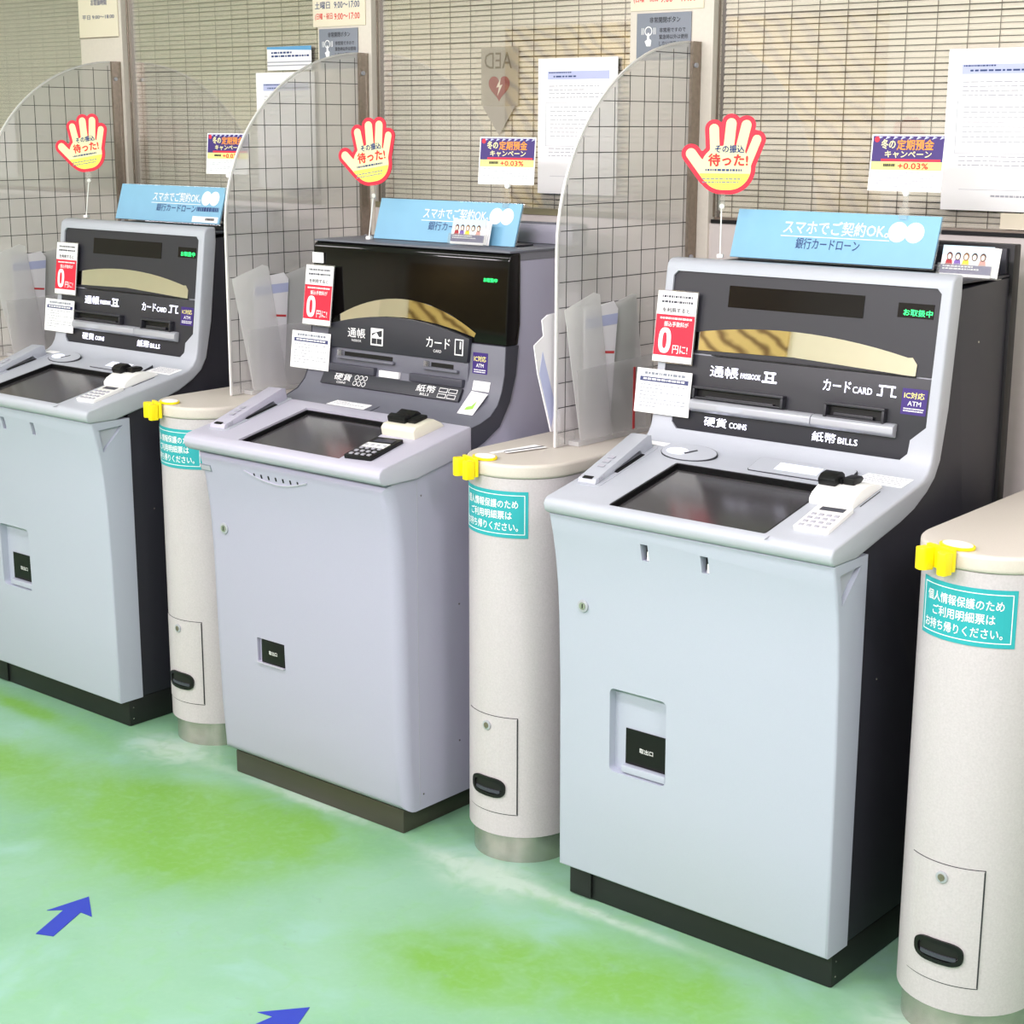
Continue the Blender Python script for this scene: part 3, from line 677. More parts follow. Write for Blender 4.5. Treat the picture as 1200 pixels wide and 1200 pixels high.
    pts += [(-0.255, 0.086)]+[(-0.24+0.48*i/8, 0.114-0.030*((-0.24+0.48*i/8)/0.24)**2) for i in range(9)]
    MB().poly(pts, -0.001, 0.002, F2).build('mirror', M_mirror, t)
    # slate sign strip with the arched top
    ar = [(-0.27, 0.020), (0.228, 0.020), (0.232, 0.080)]+[(0.228-0.49*i/14, 0.112-0.032*((0.228-0.49*i/14+0.015)/0.245)**2) for i in range(15)]
    sp_ = MB().poly(ar, -0.002, 0.011, F2).build('sign_strip', M_slate, t, bevel=0.002)
    lettering('通帳', -0.190, -0.126, 0.050, 0.075, 0.0116, F2, M_wtext, sp_, 0.015)
    lettering('PASSBOOK', -0.175, -0.140, 0.040, 0.046, 0.0116, F2, M_wtext, sp_, 0.01)
    pi = MB().box(-0.106, -0.062, 0.036, 0.080, 0.011, 0.0116, F2).build('passbook_symbol', M_wtext, sp_)
    MB().box(-0.102, -0.085, 0.040, 0.054, 0.0116, 0.012, F2).box(-0.083, -0.066, 0.040, 0.054, 0.0116, 0.012, F2).poly([(-0.102, 0.060), (-0.085, 0.070), (-0.075, 0.058), (-0.066, 0.060), (-0.066, 0.076), (-0.102, 0.066)], 0.0116, 0.012, F2).build('symbol_print', M_slate, sp_)
    lettering('カード', 0.090, 0.170, 0.048, 0.074, 0.0116, F2, M_wtext, sp_, 0.015)
    lettering('CARD', 0.115, 0.142, 0.037, 0.044, 0.0116, F2, M_wtext, sp_, 0.01)
    cs = MB().box(0.186, 0.214, 0.036, 0.076, 0.011, 0.0116, F2).build('card_symbol', M_wtext, sp_)
    MB().box(0.189, 0.211, 0.039, 0.073, 0.0116, 0.0119, F2).build('symbol_print', M_slate, sp_)
    MB().box(0.203, 0.207, 0.052, 0.070, 0.0119, 0.0122, F2).build('symbol_print', M_wtext, sp_)
    # slots
    MB().box(-0.235, 0.228, -0.026, 0.0195, -0.002, 0.006, F2).build('slot_panel', M_mid, t, bevel=0.001)
    MB().box(-0.205, -0.030, 0.000, 0.011, 0.006, 0.0066, F2).build('passbook_slot', M_black, t)
    MB().box(-0.228, -0.020, -0.008, -0.001, 0.006, 0.016, F2).build('slot_lip', M_mid, t, bevel=0.0015)
    MB().box(-0.226, -0.210, -0.004, 0.014, 0.006, 0.014, F2).build('slot_clip', M_clearbits, t)
    MB().box(0.105, 0.180, 0.000, 0.011, 0.006, 0.0066, F2).build('card_slot', M_black, t)
    MB().box(0.085, 0.200, -0.008, -0.001, 0.006, 0.016, F2).build('slot_lip', M_mid, t, bevel=0.0015)
    MB().box(0.085, 0.100, -0.004, 0.014, 0.006, 0.014, F2).build('slot_clip', M_clearbits, t)
    MB().box(-0.25, -0.085, -0.042, -0.022, 0.004, 0.018, F2).build('coin_ledge', M_band, t, bevel=0.002)
    MB().box(0.04, 0.22, -0.042, -0.022, 0.004, 0.018, F2).build('bill_ledge', M_band, t, bevel=0.002)
    MB().box(-0.07, 0.0, -0.042, -0.026, 0.006, 0.014, F2).build('label', M_paper, t)
    LS = Frame((0, 0.2795, 1.0135), (1, 0, 0), (0, 0.0195, 0.033))
    ls = MB().box(-0.268, 0.222, 0.0, 0.0355, -0.008, 0.004, LS).build('lower_sign_strip', M_slate, t, bevel=0.001)
    m_ = 0.0046
    lettering('硬貨', -0.222, -0.160, 0.013, 0.032, m_, LS, M_wtext, ls, 0.015)
    lettering('COINS', -0.208, -0.175, 0.004, 0.010, m_, LS, M_wtext, ls, 0.01)
    for r_i in range(2):
        for c_i in range(3):
            u, v = -0.142+c_i*0.016, 0.026-r_i*0.016
            MB().disc(u, v, 0.0070, 0.004, 0.0045, LS, 12).build('coin_symbol', M_wtext, ls)
            MB().disc(u, v, 0.0054, 0.0045, 0.0048, LS, 12).build('symbol_print', M_slate, ls)
    lettering('紙幣', 0.074, 0.138, 0.013, 0.032, m_, LS, M_wtext, ls, 0.015)
    lettering('BILLS', 0.092, 0.122, 0.004, 0.010, m_, LS, M_wtext, ls, 0.01)
    for r_i in range(2):
        for c_i in range(2):
            u, v = 0.150+c_i*0.032, 0.019-r_i*0.015
            MB().box(u, u+0.028, v, v+0.011, 0.004, 0.0045, LS).build('bill_symbol', M_wtext, ls)
            MB().box(u+0.0015, u+0.0265, v+0.0015, v+0.0095, 0.0045, 0.0048, LS).build('symbol_print', M_slate, ls)
    st = MB().box(0.238, 0.286, -0.008, 0.048, 0.0, 0.0008, F2).build('sticker', M_purple, t); st['label'] = 'purple and white IC ATM sticker'
    lettering('IC対応', 0.242, 0.281, 0.026, 0.040, 0.0012, F2, M_yellowp, st, 0.02)
    lettering('ATM', 0.250, 0.274, 0.012, 0.021, 0.0012, F2, M_wtext, st, 0.02)
    text_rows(MB(), 0.243, 0.281, -0.003, 0.007, 2, 0.0012, F2, 0.5, 3).build('lettering', M_wtext, st)
    S2 = Frame((0, 0.3035, 1.048), (1, 0, 0), (0, 0.011, 0.04))
    l2 = MB().box(0.248, 0.302, -0.004, 0.020, 0.001, 0.0022, S2).build('label', M_paper, t)
    text_rows(MB(), 0.252, 0.298, 0.0, 0.014, 3, 0.0026, S2, 0.4, 9).build('lettering', M_gtext, l2)
    S3 = Frame((0, 0.262, 0.995), (1, 0, 0), (0, 0.041, 0.053))
    l3 = MB().poly([(0.238, -0.012), (0.286, -0.018), (0.306, 0.055), (0.252, 0.058)], 0.003, 0.0042, S3).build('label', M_paper, t)
    MB().poly([(0.256, 0.004), (0.282, 0.010), (0.284, 0.034), (0.274, 0.018), (0.26, 0.014)], 0.0042, 0.0047, S3).build('leaf_print', mat('lime_print', rgb(150, 200, 80), 0.6), l3)
    MB().box(-0.338, 0.338, 0.6105, 0.642, 0.062, 1.436).build('rear_housing', M_mid, t, bevel=0.003)
    MB().box(-0.32, 0.32, 0.598, 0.610, 1.384, 1.432).build('rear_upstand', M_tray, t, bevel=0.002)
    MB().box(-0.308, 0.308, -0.02, 0.60, 0.0, 0.0615).build('plinth', mat('bronze_plinth', rgb(88, 82, 76), 0.35, metal=0.6), t, bevel=0.004)
    return t
atm2 = build_atm_b()

# ------------------------------------------------------------------ divider bins
def stadium(r, y1, k=20, taper=0.0):
    P = [(r*math.cos(math.pi+math.pi*i/k), r*math.sin(math.pi+math.pi*i/k)) for i in range(k+1)]
    return P+[(r+taper, y1), (-r-taper, y1)]
def build_bin():
    t = empty('slip_bin', (0, 0, 0))
    y1 = 0.605
    body = MB().poly(stadium(0.130, y1, 28), 0.068, 0.917).build('body', M_bin, t, smooth=40)
    MB().poly(stadium(0.1185, y1-0.01, 28), 0.0, 0.0675).build('steel_base', M_steel, t, smooth=40)
    lid = MB().poly(stadium(0.1345, y1, 28, 0.012), 0.9175, 0.950).build('lid', M_lid, t, bevel=0.008, seg=3)
    # door with its gap, lock and grip
    c = Cyl(0.130); ua = math.radians(33.5)*0.130
    g = MB().grid(-ua, ua, 0.122, 0.360, 14, 1, -0.004, 0.0004, c).build('door_gap', M_btext, t)
    d = MB().grid(-ua+0.0016, ua-0.0022, 0.1242, 0.3585, 14, 1, -0.004, 0.0016, c).build('door', M_bin, t, smooth=40)
    MB().grid(ua-0.0030, ua-0.0004, 0.126, 0.357, 1, 1, 0.0, 0.0019, c).build('door_edge', M_btext, d)
    cf = Frame((0, -0.1312, 0.0), (1, 0, 0), (0, 0, 1))
    lk = MB().disc(-0.002, 0.334, 0.0115, -0.002, 0.004, cf, 20).build('lock', M_silver, d, bevel=0.001)
    MB().disc(-0.002, 0.334, 0.007, 0.004, 0.0046, cf, 14).box(-0.003, -0.001, 0.326, 0.334, 0.0046, 0.005, cf).build('keyhole', M_strip, d)
    mb = MB(); k = 28; rim = []
    def oval(w, h, i):
        a = 2*math.pi*i/k; x, y = math.cos(a), math.sin(a); e = 0.55
        return (math.copysign(abs(x)**e, x)*w-0.0015, math.copysign(abs(y)**0.75, y)*h+0.185)
    o_ = [oval(0.049, 0.0235, i) for i in range(k)]; i_ = [oval(0.040, 0.0155, i) for i in range(k)]
    V = [c(u, v, 0.0012) for u, v in o_]+[c(u, v, 0.0065) for u, v in o_]+[c(u, v, 0.0065) for u, v in i_]+[c(u, v, -0.004) for u, v in i_]
    Fs = []
    for a in range(3):
        for j in range(k): Fs.append((a*k+j, a*k+(j+1) % k, (a+1)*k+(j+1) % k, (a+1)*k+j))
    Fs.append(tuple(3*k+j for j in range(k)))
    mb.add(V, Fs); mb.build('grip_rim', M_black, d, smooth=40)
    hb = MB(); nst = 16
    for j in range(nst):
        ua_, ub_ = -0.040+0.08*j/nst, -0.040+0.08*(j+1)/nst
        def hh(u): return 0.0158*max(0.0, 1-(abs(u)/0.0405)**3.4)**0.45
        hb.add([c(ua_-0.0015, 0.185-hh(ua_), 0.0024), c(ub_-0.0015, 0.185-hh(ub_), 0.0024), c(ub_-0.0015, 0.185+hh(ub_), 0.0024), c(ua_-0.0015, 0.185+hh(ua_), 0.0024)], [(0, 1, 2, 3)])
    hb.build('grip_hollow', mat('hollow_black', rgb(8, 8, 8), 0.6), d)
    MB().grid(-0.036, 0.034, 0.172, 0.180, 8, 1, 0.0026, 0.005, c).build('grip_bar', M_band, d)
    # teal notice
    us = math.radians(42.5)*0.130
    s = MB().grid(-us, us, 0.783, 0.889, 18, 1, 0.0002, 0.0012, c).build('teal_notice', M_teal, t, smooth=40); s['label'] = 'teal notice with white Japanese lettering'
    e = MB()
    for (a, b, v0, v1) in ((-us+.007, us-.007, 0.8795, 0.881), (-us+.007, us-.007, 0.791, 0.7925)): e.grid(a, b, v0, v1, 14, 1, 0.0012, 0.0016, c)
    for u in (-us+.007, us-.0085): e.box(u, u+0.0015, 0.7925, 0.8795, 0.0012, 0.0016, c)
    e.build('notice_border', M_wtext, s)
    for sx, a, b, v in (('個人情報保護のため', -0.078, 0.074, 0.8575), ('ご利用明細票は', -0.062, 0.060, 0.832), ('お持ち帰りください。', -0.082, 0.074, 0.806)):
        lettering(sx, a, b, v-0.007, v+0.012, 0.0017, c, M_wtext, s, 0.025)
    return t
bin0 = build_bin()
BINS = [(0.548, 0.150), (1.682, 0.137), (2.838, 0.086), (-0.612, 0.157)]
BLAB = ['ivory slip bin with teal notice between the farthest and the middle cash machine', 'ivory slip bin with teal notice between the middle and the nearest cash machine',
        'ivory slip bin with teal notice cut off by the right edge of the picture', 'ivory slip bin hidden behind the farthest cash machine']
for i, (x, y) in enumerate(BINS):
    b = bin0 if i == 0 else copy_tree(bin0)
    b.location = (x, y, 0); tag(b, BLAB[i], 'bin', 'divider bins between the cash machines')

# yellow cane clips on the lids
def build_clip():
    t = empty('cane_clip', (0, 0, 0))
    # local: y outward from the rim at y<0, rim at y=0
    pad = MB().disc(0.006, 0.028, 0.036, 0.0005, 0.0055, WORLD, 28, 0.026).build('pad', M_yellow, t, bevel=0.001)
    MB().disc(0.006, 0.029, 0.031, 0.0055, 0.0062, WORLD, 28, 0.021).build('pad_print', M_paper, pad)
    MB().box(-0.032, 0.032, -0.010, -0.0005, -0.036, 0.0055).build('back_plate', M_yellow, t, bevel=0.002)
    for s in (-1, 1):
        pts = [(0.010*s, -0.011), (0.014*s, -0.030), (0.022*s, -0.036), (0.036*s, -0.032), (0.034*s, -0.011)]
        MB().poly(pts, -0.040, 0.002).build('jaw', M_yellow, t, bevel=0.003)
    return t
clip0 = build_clip()
CLAB = ['yellow cane clip on the bin beside the farthest cash machine', 'yellow cane clip on the bin beside the middle cash machine', 'yellow cane clip on the rightmost bin']
for i, ang in enumerate((-112, -112, -108)):
    b = clip0 if i == 0 else copy_tree(clip0)
    a = math.radians(ang); x, y = BINS[i]
    b.location = (x+0.1355*math.cos(a), y+0.1355*math.sin(a), 0.950); b.rotation_euler = (0, 0, a+math.pi/2)
    tag(b, CLAB[i], 'clip', 'yellow cane clips on the bins')

# slip of paper on the middle bin lid
sl = tag(empty('paper_slip', (1.635, 0.165, 0.9505)), 'white paper slip with a black strip lying on the bin lid', 'paper', None)
MB().poly([(-0.022, -0.075), (-0.006, -0.08), (0.02, 0.062), (-0.004, 0.066)], 0.0, 0.0008).build('slip', M_paper, sl)
MB().poly([(0.0, -0.05), (0.010, -0.056), (0.036, 0.058), (0.024, 0.06)], 0.0014, 0.0022).build('black_slip', M_btext, sl)
MB().poly([(0.010, -0.06), (0.020, -0.064), (0.046, 0.05), (0.037, 0.053)], 0.0026, 0.0034).build('strip', M_paper, sl)

# ------------------------------------------------------------------ clear acrylic privacy screens
def screen_outline():
    P = [(0.235, 0.9515), (0.235, 1.40)]
    for i in range(1, 25):
        a = math.pi/2*i/24; P.append((0.758-0.523*math.cos(a), 1.40+0.473*math.sin(a)))
    return P+[(0.758, 0.9515)]
def build_screen():
    t = empty('privacy_screen', (0, 0, 0)); P = screen_outline(); fr = Frame((0, 0, 0), (0, 1, 0), (0, 0, 1))
    MB().poly(P, -0.0025, 0.0025, fr).build('acrylic_sheet', M_acry, t)
    # polished rim
    q = P[:-1]; w = 0.0045; V = []; Fs = []
    for i, (y, z) in enumerate(q):
        a = Vector(q[max(i-1, 0)]); b = Vector(q[min(i+1, len(q)-1)]); d = (b-a).normalized(); n = Vector((-d.y, d.x))
        o = Vector((y, z))
        for s, e in ((-0.003, 0.0), (0.003, 0.0), (0.003, w), (-0.003, w)): V.append((s, o.x+n.x*e, o.y+n.y*e))
    for i in range(len(q)-1):
        for j in range(4): Fs.append((i*4+j, i*4+(j+1) % 4, i*4+4+(j+1) % 4, i*4+4+j))
    MB().add(V, Fs).build('polished_rim', M_edge, t, smooth=50)
    # etched grid
    g = MB(); G = 0.0575
    for k in range(9):
        y = 0.725-k*G
        if y < 0.24: break
        zt = 1.40+0.473*math.sqrt(max(0, 1-((y-0.758)/0.523)**2))
        g.box(0.0026, 0.0031, y-0.0009, y+0.0009, 0.955, zt-0.01)
    for k in range(16):
        z = 0.985+k*G
        y0 = 0.24 if z <= 1.40 else 0.758-0.523*math.sqrt(max(0, 1-((z-1.40)/0.473)**2))+0.006
        if z > 1.86: break
        g.box(0.0026, 0.0031, y0, 0.752, z-0.0009, z+0.0009)
    g.build('etched_grid', M_line, t)
    br = MB().box(-0.012, 0.012, 0.7585, 0.7715, 0.952, 1.876).build('wall_bracket', M_strip, t, bevel=0.001)
    MB().box(0.004, 0.012, 0.735, 0.7585, 0.952, 1.876).build('bracket_flange', M_strip, t)
    for z in (1.82, 1.36, 1.0): MB().tube([(0.012, 0.747, z), (0.017, 0.747, z)], 0.006, 12).build('screw', M_silver, br)
    MB().box(-0.006, 0.006, 0.235, 0.30, 0.9515, 0.99).build('foot_bracket', M_clearbits, t)
    return t
scr0 = build_screen()
SX = [0.548, 1.690, -0.605]
SL = ['clear rounded acrylic screen with etched grid between the farthest and middle machines', 'clear rounded acrylic screen with etched grid left of the nearest cash machine', 'clear rounded acrylic screen with etched grid at the far left edge']
for i, x in enumerate(SX):
    b = scr0 if i == 0 else copy_tree(scr0)
    b.location = (x, 0, 0); tag(b, SL[i], 'screen', 'acrylic privacy screens')

# envelope pockets and the envelopes in them
M_env = mat('white_envelope', rgb(236, 234, 238), 0.7)
M_env2 = mat('greenish_envelope', rgb(198, 204, 194), 0.7)
M_redmark = mat('red_mark', rgb(206, 66, 70), 0.6)
def sheet(fr, pts, n0, n1, m, name, parent=None): return MB().poly(pts, n0, n1, fr).build(name, m, parent)
PLAB = ['between the farthest and middle machines', 'beside the nearest cash machine', 'at the left edge of the picture']
for i, x in enumerate(SX):
    fr = Frame((x, 0, 0), (0, 1, 0), (0, 0, 1))
    pk = tag(empty('envelope_pocket', (x, 0.38, 0.96)), 'frosted plastic envelope pocket on the screen '+PLAB[i], 'pocket', 'frosted envelope pockets')
    lf = Frame((0, -0.38, -0.96), (0, 1, 0), (0, 0, 1))
    bagA = [(0.286, 0.9625), (0.41, 0.9625), (0.352, 1.298), (0.330, 1.304), (0.222, 1.272), (0.225, 1.255)]
    bagB = [(0.395, 0.9625), (0.565, 0.9625), (0.512, 1.286), (0.495, 1.288), (0.386, 1.262)]
    MB().poly(bagB, 0.0190, 0.0200, lf).build('frosted_bag', M_pouch, pk)
    MB().poly(bagA, 0.0320, 0.0330, lf).build('frosted_bag', M_pouch, pk)
    MB().poly([(0.282, 0.962), (0.56, 0.962), (0.57, 1.14), (0.268, 1.13)], 0.0345, 0.0355, lf).build('pocket_front', M_pouch2, pk)
    MB().box(0.276, 0.57, 0.9515, 0.9620, 0.0045, 0.0355, lf).build('pocket_floor', M_pouch, pk)
    if i == 1: MB().box(0.485, 0.494, 0.965, 1.115, 0.0356, 0.0362, lf).build('red_strip', M_redmark, pk)
    e = empty('envelope', (x+0.0265, 0.30, 0.965)); ef = Frame((0, 0, 0), (0, math.cos(-0.1), math.sin(-0.1)), (0, -math.sin(-0.1), math.cos(-0.1)))
    tag(e, 'white envelope with a bluish band in the pocket '+PLAB[i], 'envelope', 'envelopes in the pockets')
    MB().poly([(0.004, 0.012), (0.10, 0.02), (0.098, 0.305), (0.08, 0.322), (-0.03, 0.30)], 0.0, 0.003, ef).build('envelope_paper', M_env, e)
    MB().poly([(-0.022, 0.255), (0.098, 0.27), (0.098, 0.295), (-0.026, 0.28)], 0.003, 0.0035, ef).build('blue_band', M_lav, e)
    MB().box(0.04, 0.095, 0.200, 0.206, 0.003, 0.0035, ef).build('red_mark', M_redmark, e)
    e2 = tag(empty('envelope', (x+0.012, 0.405, 0.966)), 'grey-green envelope in the pocket '+PLAB[i], 'envelope', 'envelopes in the pockets')
    MB().poly([(0.0, 0.0), (0.11, 0.0), (0.115, 0.318), (0.004, 0.29)], 0.0, 0.003, Frame((0, 0, 0), (0, 1, 0), (0, 0, 1))).build('envelope_paper', M_env2, e2)
    if i == 1:
        e3 = tag(empty('envelope', (x-0.022, 0.196, 0.985)), 'white envelope poking out left of the screen edge beside the nearest machine', 'envelope', 'envelopes in the pockets')
        f3 = Frame((0, 0, 0), (0, 1, 0), (0, 0, 1))
        MB().poly([(0.045, 0.0), (0.14, 0.0), (0.12, 0.278), (0.03, 0.272), (0.01, 0.262), (0.016, 0.225), (-0.018, 0.206), (-0.004, 0.14)], 0.0, 0.003, f3).build('envelope_paper', M_env, e3)
        MB().poly([(0.012, 0.19), (0.001, 0.14), (0.045, 0.01), (0.06, 0.06)], 0.003, 0.0036, f3).build('blue_band', M_lav, e3)
        MB().box(0.06, 0.12, 0.0, 0.05, 0.003, 0.019, f3).build('paper_fold', M_env, e3)

# ------------------------------------------------------------------ blue sign boards, campaign cards, card holders
BS = Frame((0, 0, 0), (1, 0, 0), (0, 0.033, 0.104))
def build_blue(kind):
    t = empty('loan_sign', (0, 0, 0))
    MB().box(-0.243, 0.243, 0.0, 0.108, 0.0, 0.004, BS).build('board', M_blue, t)
    MB().box(-0.245, 0.245, -0.002, 0.1095, -0.0022, -0.0002, BS).build('clear_backing', M_clearbits, t)
    MB().box(-0.24, 0.24, 0.012, 0.075, 0.0, 0.004, Frame((0, 0.0, 0), (1, 0, 0), (0, 1, 0))).build('foot', M_dark, t)
    n = 0.0046
    if kind == 3: B = dict(w=(-0.120, 0.132, 0.058, 0.088), n=(-0.083, 0.070, 0.026, 0.050), c=(0.152, 0.190, 0.072, 0.0215))
    else: B = dict(w=(-0.080, 0.142, 0.060, 0.088), n=(-0.055, 0.128, 0.030, 0.053), c=(0.166, 0.202, 0.074, 0.021))
    a, b, c, d = B['w']; lettering('スマホでご契約OK。', a, b, c, d, n, BS, M_wtext, t, 0.02)
    MB().box(a-0.004, b+0.004, c-0.006, c-0.0045, 0.004, n, BS).build('underline', M_wtext, t)
    a, b, c, d = B['n']; lettering('銀行カードローン', a, b, c, d, n, BS, M_navy, t, 0.015)
    u, u_, v, r = B['c']
    MB().disc(u, v, r, 0.004, n, BS, 28).build('white_circle', M_wtext, t); MB().disc(u_, v, r, 0.004, n+0.0002, BS, 28).build('white_circle', M_wtext, t)
    if kind == 1:
        text_rows(MB(), 0.132, 0.232, 0.032, 0.048, 1, n, BS, 0.8, 4).build('lettering', M_navy, t)
        w = MB().box(0.12, 0.235, 0.003, 0.020, 0.004, n, BS).build('white_box', M_wtext, t)
        text_rows(MB(), 0.18, 0.228, 0.007, 0.016, 1, n+0.0004, BS, 0.8, 6).build('lettering', M_btext, w)
    return t
def place_blue(kind, x, y, z, lab):
    t = build_blue(kind); t.location = (x, y, z); tag(t, lab, 'sign', 'sky blue card loan signs')
place_blue(3, 2.262, 0.440, 1.3945, 'sky blue card loan sign on top of the nearest cash machine')
place_blue(2, 1.148, 0.440, 1.3845, 'sky blue card loan sign partly hidden by a card holder on the middle machine')
place_blue(1, 0.034, 0.440, 1.3945, 'sky blue card loan sign on the farthest machine with a small white text box')

def build_campaign():
    t = empty('campaign_card', (0, 0, 0)); fr = Frame((0, 0, 0), (1, 0, 0), (0, 0.1, 1)); n = 0.0016
    MB().box(-0.083, 0.083, 0.045, 0.160, 0.0, 0.0012, fr).build('card', M_paper, t)
    b = MB().box(-0.080, 0.080, 0.105, 0.157, 0.0012, n, fr).build('purple_banner', M_purple, t)
    R = random.Random(3)
    mb = MB()
    for i in range(9):
        a = -0.07+i*0.0175; mb.face([(a, 0.150), (a+0.012, 0.1545), (a+0.004, 0.1565)], n+0.0003, fr)
    mb.build('star_burst', M_lav, b)
    MB().disc(-0.071, 0.150, 0.006, n, n+0.0004, fr, 12).build('red_badge', M_red, b)
    lettering('冬の', -0.060, -0.028, 0.131, 0.150, n+0.0006, fr, M_cream, b, 0.05)
    lettering('定期預金', -0.024, 0.058, 0.129, 0.150, n+0.0006, fr, M_orange, b, 0.05)
    lettering('キャンペーン', -0.050, 0.055, 0.113, 0.127, n+0.0006, fr, M_cream, b, 0.04)
    MB().box(-0.058, 0.076, 0.106, 0.1105, n, n+0.0004, fr).build('red_rule', M_red, b)
    y = MB().box(-0.080, 0.080, 0.088, 0.105, 0.0012, n, fr).build('yellow_band', M_yellowp, t)
    lettering('+0.03%', -0.018, 0.050, 0.0905, 0.1025, n+0.0006, fr, M_red2, y, 0.10)
    text_rows(MB(), -0.052, -0.022, 0.093, 0.101, 1, n+0.0004, fr, 0.8, 5).build('lettering', M_btext, y)
    text_rows(MB(), -0.07, 0.07, 0.050, 0.084, 6, n, fr, 0.3, 12).build('lettering', M_gtext, t)
    st = MB().box(0.004, 0.014, 0.012, 0.05, 0.0013, 0.006, fr).build('clip_arm', M_clearbits, t)
    MB().box(0.0, 0.018, -0.012, 0.012, 0.0, 0.010, fr).build('clip_foot', M_clearbits, t)
    MB().disc(0.009, 0.042, 0.007, 0.0015, 0.008, fr, 14).build('clip_head', M_white, t)
    return t
cc0 = build_campaign()
for i, (x, y, z, rz, lab) in enumerate(((2.412, 0.472, 1.502, 0.0, 'purple campaign card clipped above the nearest machine sign'), (1.330, 0.472, 1.489, 0.12, 'purple campaign card clipped above the middle machine sign'),
                         (0.275, 0.472, 1.492, 0.10, 'purple campaign card above the farthest machine, half behind an acrylic screen'))):
    b = cc0 if i == 0 else copy_tree(cc0)
    b.location = (x, y, z); b.rotation_euler = (0, 0, rz); tag(b, lab, 'card', 'purple campaign cards')

def build_cardholder():
    t = empty('card_holder', (0, 0, 0)); fr = Frame((0, 0, 0.002), (1, 0, 0), (0, 0.25, 1))
    MB().box(-0.055, 0.055, 0.0, 0.063, 0.0, 0.0012, fr).build('leaflet', M_paper, t)
    for k in range(3): MB().box(-0.052+0.004*k, 0.058+0.004*k, 0.002, 0.062, -0.003*(k+1), -0.003*(k+1)+0.0012, fr).build('leaflet', M_paper, t)
    MB().box(-0.055, 0.055, 0.044, 0.063, 0.0012, 0.0015, fr).build('pale_sky_print', mat('pale_cyan_print', rgb(196, 226, 244), 0.6), t)
    MB().box(-0.055, 0.055, 0.006, 0.024, 0.0012, 0.0016, fr).build('purple_print', M_purple, t)
    cols = [(rgb(170, 40, 50), rgb(90, 40, 40)), (rgb(120, 90, 170), rgb(60, 50, 60)), (rgb(240, 205, 60), rgb(120, 80, 40)), (rgb(235, 235, 240), rgb(60, 50, 50)), (rgb(200, 150, 140), rgb(80, 50, 40))]
    for i, (bc, hc) in enumerate(cols):
        u = -0.038+i*0.018
        MB().poly([(u-0.008, 0.024), (u+0.008, 0.024), (u+0.006, 0.034), (u-0.006, 0.034)], 0.0015, 0.0019, fr).build('figure_print', mat('dress_%d' % i, bc, 0.6), t)
        MB().disc(u, 0.041, 0.0065, 0.0015, 0.0020, fr, 14, 0.0085).build('figure_print', mat('hair_%d' % i, hc, 0.6), t)
        MB().disc(u, 0.040, 0.0042, 0.0020, 0.0024, fr, 12, 0.0055).build('figure_print', mat('face_print', rgb(250, 220, 200), 0.6), t)
    text_rows(MB(), -0.05, 0.03, 0.012, 0.022, 2, 0.002, fr, 0.5, 2).build('lettering', M_wtext, t)
    MB().box(-0.06, 0.07, 0.0, 0.026, 0.004, 0.006, fr).build('clear_front', M_clearbits, t)
    MB().box(-0.06, 0.07, -0.004, 0.022, -0.0005, 0.0015, Frame((0, 0, 0), (1, 0, 0), (0, 1, 0))).build('holder_base', M_clearbits, t)
    return t
ch0 = build_cardholder(); ch0.location = (2.568, 0.455, 1.3795); tag(ch0, 'leaflet holder with five printed figures beside the sign on the nearest machine', 'leaflet holder', 'leaflet holders')
ch1 = copy_tree(ch0); ch1.location = (1.262, 0.405, 1.385); tag(ch1, 'leaflet holder standing in front of the sign on the middle machine', 'leaflet holder', 'leaflet holders')

# ------------------------------------------------------------------ hand-shaped warning signs
def contour(sdf, lvl, x0, x1, y0, y1, n=96):
    """outline of sdf = lvl by marching squares, longest loop"""
    dx, dy = (x1-x0)/n, (y1-y0)/n
    g = [[sdf(x0+i*dx, y0+j*dy)-lvl for j in range(n+1)] for i in range(n+1)]
    nxt = {}
    def pt(e):
        (i, j), (k, l) = e; a, b = g[i][j], g[k][l]; t = a/(a-b)
        return (x0+(i+(k-i)*t)*dx, y0+(j+(l-j)*t)*dy)
    def ed(a, b): return (a, b) if a < b else (b, a)
    for i in range(n):
        for j in range(n):
            c = [(i, j), (i+1, j), (i+1, j+1), (i, j+1)]; s = [g[a][b] < 0 for a, b in c]
            outs = [ed(c[k], c[(k+1) % 4]) for k in range(4) if s[k] and not s[(k+1) % 4]]
            ins = [ed(c[k], c[(k+1) % 4]) for k in range(4) if not s[k] and s[(k+1) % 4]]
            for a, b in zip(outs, ins): nxt[a] = b
    loops = []; left = set(nxt)
    while left:
        s = left.pop(); L = [s]; e = nxt[s]
        while e != s and e in nxt: L.append(e); left.discard(e); e = nxt[e]
        loops.append(L)
    L = max(loops, key=len)
    P = [pt(e) for e in L]
    return P[::2] if len(P) > 160 else P
def seg_d(x, y, a, b, r):
    vx, vy = b[0]-a[0], b[1]-a[1]; t = max(0, min(1, ((x-a[0])*vx+(y-a[1])*vy)/(vx*vx+vy*vy)))
    return math.hypot(x-a[0]-vx*t, y-a[1]-vy*t)-r
HS = [((330, -345), (350, -640), 50), ((508, -290), (480, -620), 54), ((665, -305), (590, -640), 52), ((778, -450), (660, -760), 46), ((95, -600), (270, -830), 56), ((428, -745), (500, -745), 226)]
def hand_sdf(x, y): return min(seg_d(x, y, a, b, r) for a, b, r in HS)
HK = 0.178/860.0
def hand_pts(lvl): return [((x-430)*HK, (y+610)*HK) for x, y in contour(hand_sdf, lvl, -120, 1000, -1150, -100)]
H_red, H_cream = hand_pts(46), hand_pts(0)
H_yel = [((x-430)*HK, (y+610)*HK) for x, y in contour(lambda x, y: max(hand_sdf(x, y), y+800), -2, -120, 1000, -1150, -100)]
